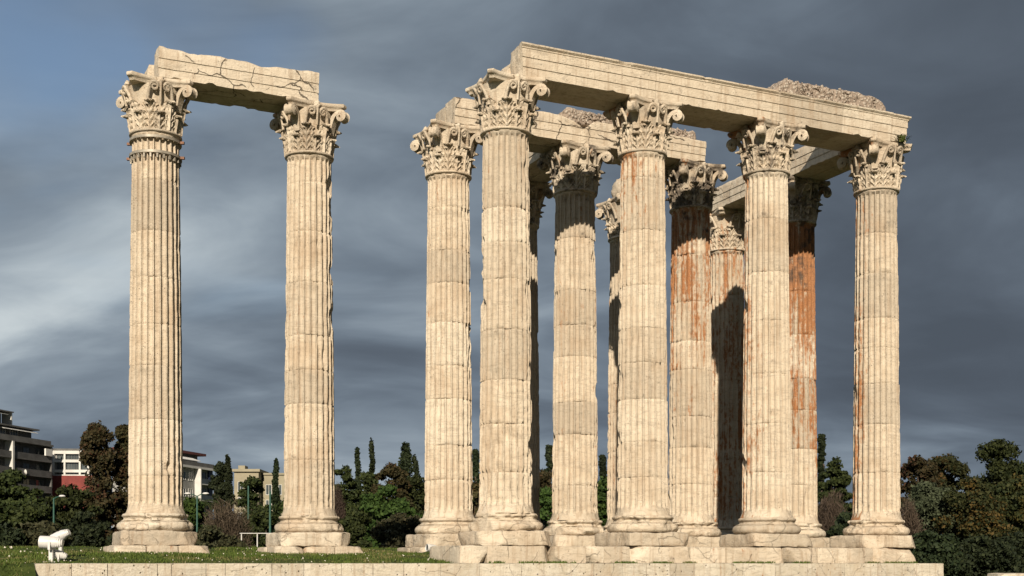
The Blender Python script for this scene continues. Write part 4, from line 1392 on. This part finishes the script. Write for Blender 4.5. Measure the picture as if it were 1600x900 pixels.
def leaves(clumps, n, size, seed, out=0.9, aspect=1.5):
    rg = np.random.default_rng(seed)
    c = np.asarray(clumps, float)
    wgt = c[:, 3]*c[:, 4]+c[:, 4]*c[:, 5]
    k = rg.choice(len(c), n, p=wgt/wgt.sum())
    d = rg.normal(size=(n, 3)); d /= np.linalg.norm(d, axis=1)[:, None]
    rr = 0.35+0.62*rg.random(n)**0.6+0.12*np.clip(np.abs(rg.normal(size=n)), 0, 1.6)**2
    P = c[k, :3]+d*c[k, 3:6]*rr[:, None]
    nn = d*out+rg.normal(size=(n, 3))*0.75; nn /= np.linalg.norm(nn, axis=1)[:, None]
    a = np.cross(nn, rg.normal(size=(n, 3))); a /= np.linalg.norm(a, axis=1)[:, None]
    b = np.cross(nn, a)
    s = size*rg.uniform(0.6, 1.3, n)
    a = a*(s*aspect/2)[:, None]; b = b*(s/2)[:, None]
    bend = nn*(s*0.15)[:, None]
    V = np.stack([P-a, P-b*0.9-bend, P+a, P+b*0.9+bend], 1)
    return V.reshape(-1, 3)


def trunk_mesh(h, r, limbs, seed):
    rg = np.random.default_rng(seed)
    mb = MB()
    z = np.linspace(0, h, 7)
    wob = np.cumsum(rg.normal(0, 0.05*h/6, (7, 2)), 0); wob[0] = 0
    pts = np.c_[wob, z]
    mb.tube(pts, r*(1-0.75*np.linspace(0, 1, 7)), 8)
    for (x, y, zz) in limbs:
        zb = min(max(zz*0.55, h*0.25), h*0.9)
        k = zb/h*6; i = int(k); p0 = pts[i]+(pts[min(i+1, 6)]-pts[i])*(k-i)
        e = np.array([x, y, zz]); m_ = p0*0.5+e*0.5+np.array([0, 0, 0.1*h*0.3])
        mb.tube([p0, m_, e], [r*0.35, r*0.22, r*0.08], 5)
    return mb.mesh('trunk', True)


def tree(name, label, px, ytop, wpx, d, kind, seed, shape='round', n=5000, size=0.34, low=0.15, group=None, base=-1.6, bark=None):
    m = d/F_PX
    if shape != 'bare': n = int(n*2.3); size *= 0.60
    x = (px-800)*m; H = (880-ytop)*m-base; Wd = wpx*m
    rg = np.random.default_rng(seed)
    root = thing(name, label, 'tree' if H > 4.0 else 'bush', (x, d, base), 0, group)
    cl = []
    R_ = Wd/2
    if shape in ('round', 'pine', 'tall'):
        nc = {'round': 60, 'pine': 54, 'tall': 70}[shape]
        for k in range(nc):
            zf = rg.uniform(low, 1.0)
            if shape == 'round': prof = math.sqrt(max(0.03, 1-((zf-0.5)/0.56)**2)); prof = max(prof, 0.8 if zf < 0.5 else 0)
            elif shape == 'pine': prof = (0.55+0.45*math.sin(math.pi*min(1, (zf-low)/(1-low)*1.05)**0.8))
            else: prof = (0.95-0.62*max(0, (zf-0.35)/0.65)**1.6)
            a = rg.uniform(0, 2*np.pi); rr = R_*prof*rg.uniform(0.35, 0.98)
            s = R_*rg.uniform(0.17, 0.36)*(1.0 if shape != 'tall' else 0.85)
            s = max(s, 0.45)
            cz = zf*H - (s*0.75 if zf > 0.8 else 0)
            fl = {'round': 0.75, 'pine': 0.5, 'tall': 0.85}[shape]
            cl.append((rr*math.cos(a), rr*math.sin(a), max(cz, s*fl*0.6), s, s, s*fl))
        cl.append((0, 0, H*0.94, R_*0.3, R_*0.3, H*0.06))
        cl.append((0, 0, H*(0.47+low/2), R_*0.5, R_*0.5, H*(0.38-low/2.4)))
    elif shape == 'cypress':
        bend = rg.normal(0, 0.25)
        for k in range(34):
            zf = (k+0.5)/34
            prof = min(1, (1-zf)**0.75*1.1)*(0.75+0.25*min(1, zf/0.2))*rg.uniform(0.8, 1.15)
            a = rg.uniform(0, 2*np.pi); s = max(0.2, R_*prof*rg.uniform(0.35, 0.75))
            rr = R_*prof*rg.uniform(0.1, 0.75)
            bx = bend*max(0, zf-0.6)*4
            cl.append((rr*math.cos(a)+bx, rr*math.sin(a), zf*H*0.985, s, s, max(H/34*1.6, s*0.9)))
    elif shape == 'conifer':
        for k in range(60):
            zf = low+(1-low)*(k+0.5)/60
            prof = ((1-zf)/(1-low))**0.85
            a = rg.uniform(0, 2*np.pi); rr = R_*(0.15+0.85*prof)*rg.uniform(0.2, 0.8)*min(1, prof*2+0.15)
            s = max(0.3, R_*(0.18+0.22*prof))
            cl.append((rr*math.cos(a), rr*math.sin(a), zf*H-0.1*rr, s, s, s*0.62))
        cl.append((0, 0, H*0.97, 0.22, 0.22, H*0.03))
    if shape == 'bare':
        n = int(n*2.2)
        dd = rg.normal(size=(n, 3)); dd /= np.linalg.norm(dd, axis=1)[:, None]
        q = rg.random(n)**0.5
        P = dd*q[:, None]*np.array([R_, R_, H*0.42])*(1+0.18*vnoise(dd*3, seed))[:, None] + np.array([0, 0, H*0.56])
        P[:, 2] = np.clip(P[:, 2], 0.15, H)
        dr = P*np.array([0.6, 0.6, 0])/R_ + np.array([0, 0, 0.9]) + rg.normal(size=(n, 3))*0.45
        dr /= np.linalg.norm(dr, axis=1)[:, None]
        L_ = rg.uniform(0.25, 0.75, n)[:, None]
        w = np.cross(dr, rg.normal(size=(n, 3))); w /= np.linalg.norm(w, axis=1)[:, None]; w *= rg.uniform(0.010, 0.022, n)[:, None]
        V = np.stack([P-dr*L_*0.5-w, P-dr*L_*0.5+w, P+dr*L_*0.5+w*0.4, P+dr*L_*0.5-w*0.4], 1).reshape(-1, 3)
        obj('crown', quads_mesh('crown', np.array(V), n), LM[kind], root)
        obj('trunk', trunk_mesh(H*0.5, 0.10, [(R_*0.5, 0, H*0.6), (-R_*0.5, 0.2, H*0.6), (0, R_*0.4, H*0.7)], seed), BARK, root)
        return root
    obj('crown', quads_mesh('crown', leaves(cl, n, size, seed, 0.9 if shape != 'cypress' else 0.6, 1.5), n), LM[kind], root)
    limbs = [c[:3] for c in cl[::max(1, len(cl)//6)]][:6] if shape != 'cypress' else []
    obj('trunk', trunk_mesh(H*(0.8 if shape != 'cypress' else 0.5), 0.10+0.018*H, limbs, seed), bark or BARK, root)
    return root


def palm(label, px, ytop, d, seed, R_=2.0):
    m = d/F_PX; x = (px-800)*m; H = (880-ytop)*m+1.6
    root = thing('palm_tree', label, 'palm', (x, d, -1.6), 0, None)
    rg = np.random.default_rng(seed)
    obj('trunk', MB().tube([(0, 0, 0), (0.05, 0, H*0.4), (0, 0, H*0.8)], [0.22, 0.18, 0.2], 9).mesh('trunk', True), BARK, root)
    for k in range(26):
        a = k*2.399; up = rg.uniform(0.1, 1.1)
        s = np.linspace(0, 1, 9)
        out = R_*s; zz = H*0.8 + R_*(up*s-1.0*s**2*(0.5+0.4*up))+0.0
        c = np.stack([out*math.cos(a), out*math.sin(a), zz], -1)
        V = []
        for i in range(8):
            mid = (c[i]+c[i+1])/2; t_ = c[i+1]-c[i]; t_ /= np.linalg.norm(t_)
            sd = np.array([-math.sin(a), math.cos(a), 0])
            for sg in (-1, 1):
                for q in (0.25, 0.75):
                    p = c[i]+(c[i+1]-c[i])*q
                    e = p+sd*sg*0.42*(1-s[i]*0.6)+t_*0.25-np.array([0, 0, 0.12])
                    V += [p-t_*0.03, p+t_*0.03, e+t_*0.015, e-t_*0.015]
        V = np.array(V)
        obj('frond', quads_mesh('frond', V, len(V)//4), LM['palm'], root)


# behind and beside the detached pair of columns
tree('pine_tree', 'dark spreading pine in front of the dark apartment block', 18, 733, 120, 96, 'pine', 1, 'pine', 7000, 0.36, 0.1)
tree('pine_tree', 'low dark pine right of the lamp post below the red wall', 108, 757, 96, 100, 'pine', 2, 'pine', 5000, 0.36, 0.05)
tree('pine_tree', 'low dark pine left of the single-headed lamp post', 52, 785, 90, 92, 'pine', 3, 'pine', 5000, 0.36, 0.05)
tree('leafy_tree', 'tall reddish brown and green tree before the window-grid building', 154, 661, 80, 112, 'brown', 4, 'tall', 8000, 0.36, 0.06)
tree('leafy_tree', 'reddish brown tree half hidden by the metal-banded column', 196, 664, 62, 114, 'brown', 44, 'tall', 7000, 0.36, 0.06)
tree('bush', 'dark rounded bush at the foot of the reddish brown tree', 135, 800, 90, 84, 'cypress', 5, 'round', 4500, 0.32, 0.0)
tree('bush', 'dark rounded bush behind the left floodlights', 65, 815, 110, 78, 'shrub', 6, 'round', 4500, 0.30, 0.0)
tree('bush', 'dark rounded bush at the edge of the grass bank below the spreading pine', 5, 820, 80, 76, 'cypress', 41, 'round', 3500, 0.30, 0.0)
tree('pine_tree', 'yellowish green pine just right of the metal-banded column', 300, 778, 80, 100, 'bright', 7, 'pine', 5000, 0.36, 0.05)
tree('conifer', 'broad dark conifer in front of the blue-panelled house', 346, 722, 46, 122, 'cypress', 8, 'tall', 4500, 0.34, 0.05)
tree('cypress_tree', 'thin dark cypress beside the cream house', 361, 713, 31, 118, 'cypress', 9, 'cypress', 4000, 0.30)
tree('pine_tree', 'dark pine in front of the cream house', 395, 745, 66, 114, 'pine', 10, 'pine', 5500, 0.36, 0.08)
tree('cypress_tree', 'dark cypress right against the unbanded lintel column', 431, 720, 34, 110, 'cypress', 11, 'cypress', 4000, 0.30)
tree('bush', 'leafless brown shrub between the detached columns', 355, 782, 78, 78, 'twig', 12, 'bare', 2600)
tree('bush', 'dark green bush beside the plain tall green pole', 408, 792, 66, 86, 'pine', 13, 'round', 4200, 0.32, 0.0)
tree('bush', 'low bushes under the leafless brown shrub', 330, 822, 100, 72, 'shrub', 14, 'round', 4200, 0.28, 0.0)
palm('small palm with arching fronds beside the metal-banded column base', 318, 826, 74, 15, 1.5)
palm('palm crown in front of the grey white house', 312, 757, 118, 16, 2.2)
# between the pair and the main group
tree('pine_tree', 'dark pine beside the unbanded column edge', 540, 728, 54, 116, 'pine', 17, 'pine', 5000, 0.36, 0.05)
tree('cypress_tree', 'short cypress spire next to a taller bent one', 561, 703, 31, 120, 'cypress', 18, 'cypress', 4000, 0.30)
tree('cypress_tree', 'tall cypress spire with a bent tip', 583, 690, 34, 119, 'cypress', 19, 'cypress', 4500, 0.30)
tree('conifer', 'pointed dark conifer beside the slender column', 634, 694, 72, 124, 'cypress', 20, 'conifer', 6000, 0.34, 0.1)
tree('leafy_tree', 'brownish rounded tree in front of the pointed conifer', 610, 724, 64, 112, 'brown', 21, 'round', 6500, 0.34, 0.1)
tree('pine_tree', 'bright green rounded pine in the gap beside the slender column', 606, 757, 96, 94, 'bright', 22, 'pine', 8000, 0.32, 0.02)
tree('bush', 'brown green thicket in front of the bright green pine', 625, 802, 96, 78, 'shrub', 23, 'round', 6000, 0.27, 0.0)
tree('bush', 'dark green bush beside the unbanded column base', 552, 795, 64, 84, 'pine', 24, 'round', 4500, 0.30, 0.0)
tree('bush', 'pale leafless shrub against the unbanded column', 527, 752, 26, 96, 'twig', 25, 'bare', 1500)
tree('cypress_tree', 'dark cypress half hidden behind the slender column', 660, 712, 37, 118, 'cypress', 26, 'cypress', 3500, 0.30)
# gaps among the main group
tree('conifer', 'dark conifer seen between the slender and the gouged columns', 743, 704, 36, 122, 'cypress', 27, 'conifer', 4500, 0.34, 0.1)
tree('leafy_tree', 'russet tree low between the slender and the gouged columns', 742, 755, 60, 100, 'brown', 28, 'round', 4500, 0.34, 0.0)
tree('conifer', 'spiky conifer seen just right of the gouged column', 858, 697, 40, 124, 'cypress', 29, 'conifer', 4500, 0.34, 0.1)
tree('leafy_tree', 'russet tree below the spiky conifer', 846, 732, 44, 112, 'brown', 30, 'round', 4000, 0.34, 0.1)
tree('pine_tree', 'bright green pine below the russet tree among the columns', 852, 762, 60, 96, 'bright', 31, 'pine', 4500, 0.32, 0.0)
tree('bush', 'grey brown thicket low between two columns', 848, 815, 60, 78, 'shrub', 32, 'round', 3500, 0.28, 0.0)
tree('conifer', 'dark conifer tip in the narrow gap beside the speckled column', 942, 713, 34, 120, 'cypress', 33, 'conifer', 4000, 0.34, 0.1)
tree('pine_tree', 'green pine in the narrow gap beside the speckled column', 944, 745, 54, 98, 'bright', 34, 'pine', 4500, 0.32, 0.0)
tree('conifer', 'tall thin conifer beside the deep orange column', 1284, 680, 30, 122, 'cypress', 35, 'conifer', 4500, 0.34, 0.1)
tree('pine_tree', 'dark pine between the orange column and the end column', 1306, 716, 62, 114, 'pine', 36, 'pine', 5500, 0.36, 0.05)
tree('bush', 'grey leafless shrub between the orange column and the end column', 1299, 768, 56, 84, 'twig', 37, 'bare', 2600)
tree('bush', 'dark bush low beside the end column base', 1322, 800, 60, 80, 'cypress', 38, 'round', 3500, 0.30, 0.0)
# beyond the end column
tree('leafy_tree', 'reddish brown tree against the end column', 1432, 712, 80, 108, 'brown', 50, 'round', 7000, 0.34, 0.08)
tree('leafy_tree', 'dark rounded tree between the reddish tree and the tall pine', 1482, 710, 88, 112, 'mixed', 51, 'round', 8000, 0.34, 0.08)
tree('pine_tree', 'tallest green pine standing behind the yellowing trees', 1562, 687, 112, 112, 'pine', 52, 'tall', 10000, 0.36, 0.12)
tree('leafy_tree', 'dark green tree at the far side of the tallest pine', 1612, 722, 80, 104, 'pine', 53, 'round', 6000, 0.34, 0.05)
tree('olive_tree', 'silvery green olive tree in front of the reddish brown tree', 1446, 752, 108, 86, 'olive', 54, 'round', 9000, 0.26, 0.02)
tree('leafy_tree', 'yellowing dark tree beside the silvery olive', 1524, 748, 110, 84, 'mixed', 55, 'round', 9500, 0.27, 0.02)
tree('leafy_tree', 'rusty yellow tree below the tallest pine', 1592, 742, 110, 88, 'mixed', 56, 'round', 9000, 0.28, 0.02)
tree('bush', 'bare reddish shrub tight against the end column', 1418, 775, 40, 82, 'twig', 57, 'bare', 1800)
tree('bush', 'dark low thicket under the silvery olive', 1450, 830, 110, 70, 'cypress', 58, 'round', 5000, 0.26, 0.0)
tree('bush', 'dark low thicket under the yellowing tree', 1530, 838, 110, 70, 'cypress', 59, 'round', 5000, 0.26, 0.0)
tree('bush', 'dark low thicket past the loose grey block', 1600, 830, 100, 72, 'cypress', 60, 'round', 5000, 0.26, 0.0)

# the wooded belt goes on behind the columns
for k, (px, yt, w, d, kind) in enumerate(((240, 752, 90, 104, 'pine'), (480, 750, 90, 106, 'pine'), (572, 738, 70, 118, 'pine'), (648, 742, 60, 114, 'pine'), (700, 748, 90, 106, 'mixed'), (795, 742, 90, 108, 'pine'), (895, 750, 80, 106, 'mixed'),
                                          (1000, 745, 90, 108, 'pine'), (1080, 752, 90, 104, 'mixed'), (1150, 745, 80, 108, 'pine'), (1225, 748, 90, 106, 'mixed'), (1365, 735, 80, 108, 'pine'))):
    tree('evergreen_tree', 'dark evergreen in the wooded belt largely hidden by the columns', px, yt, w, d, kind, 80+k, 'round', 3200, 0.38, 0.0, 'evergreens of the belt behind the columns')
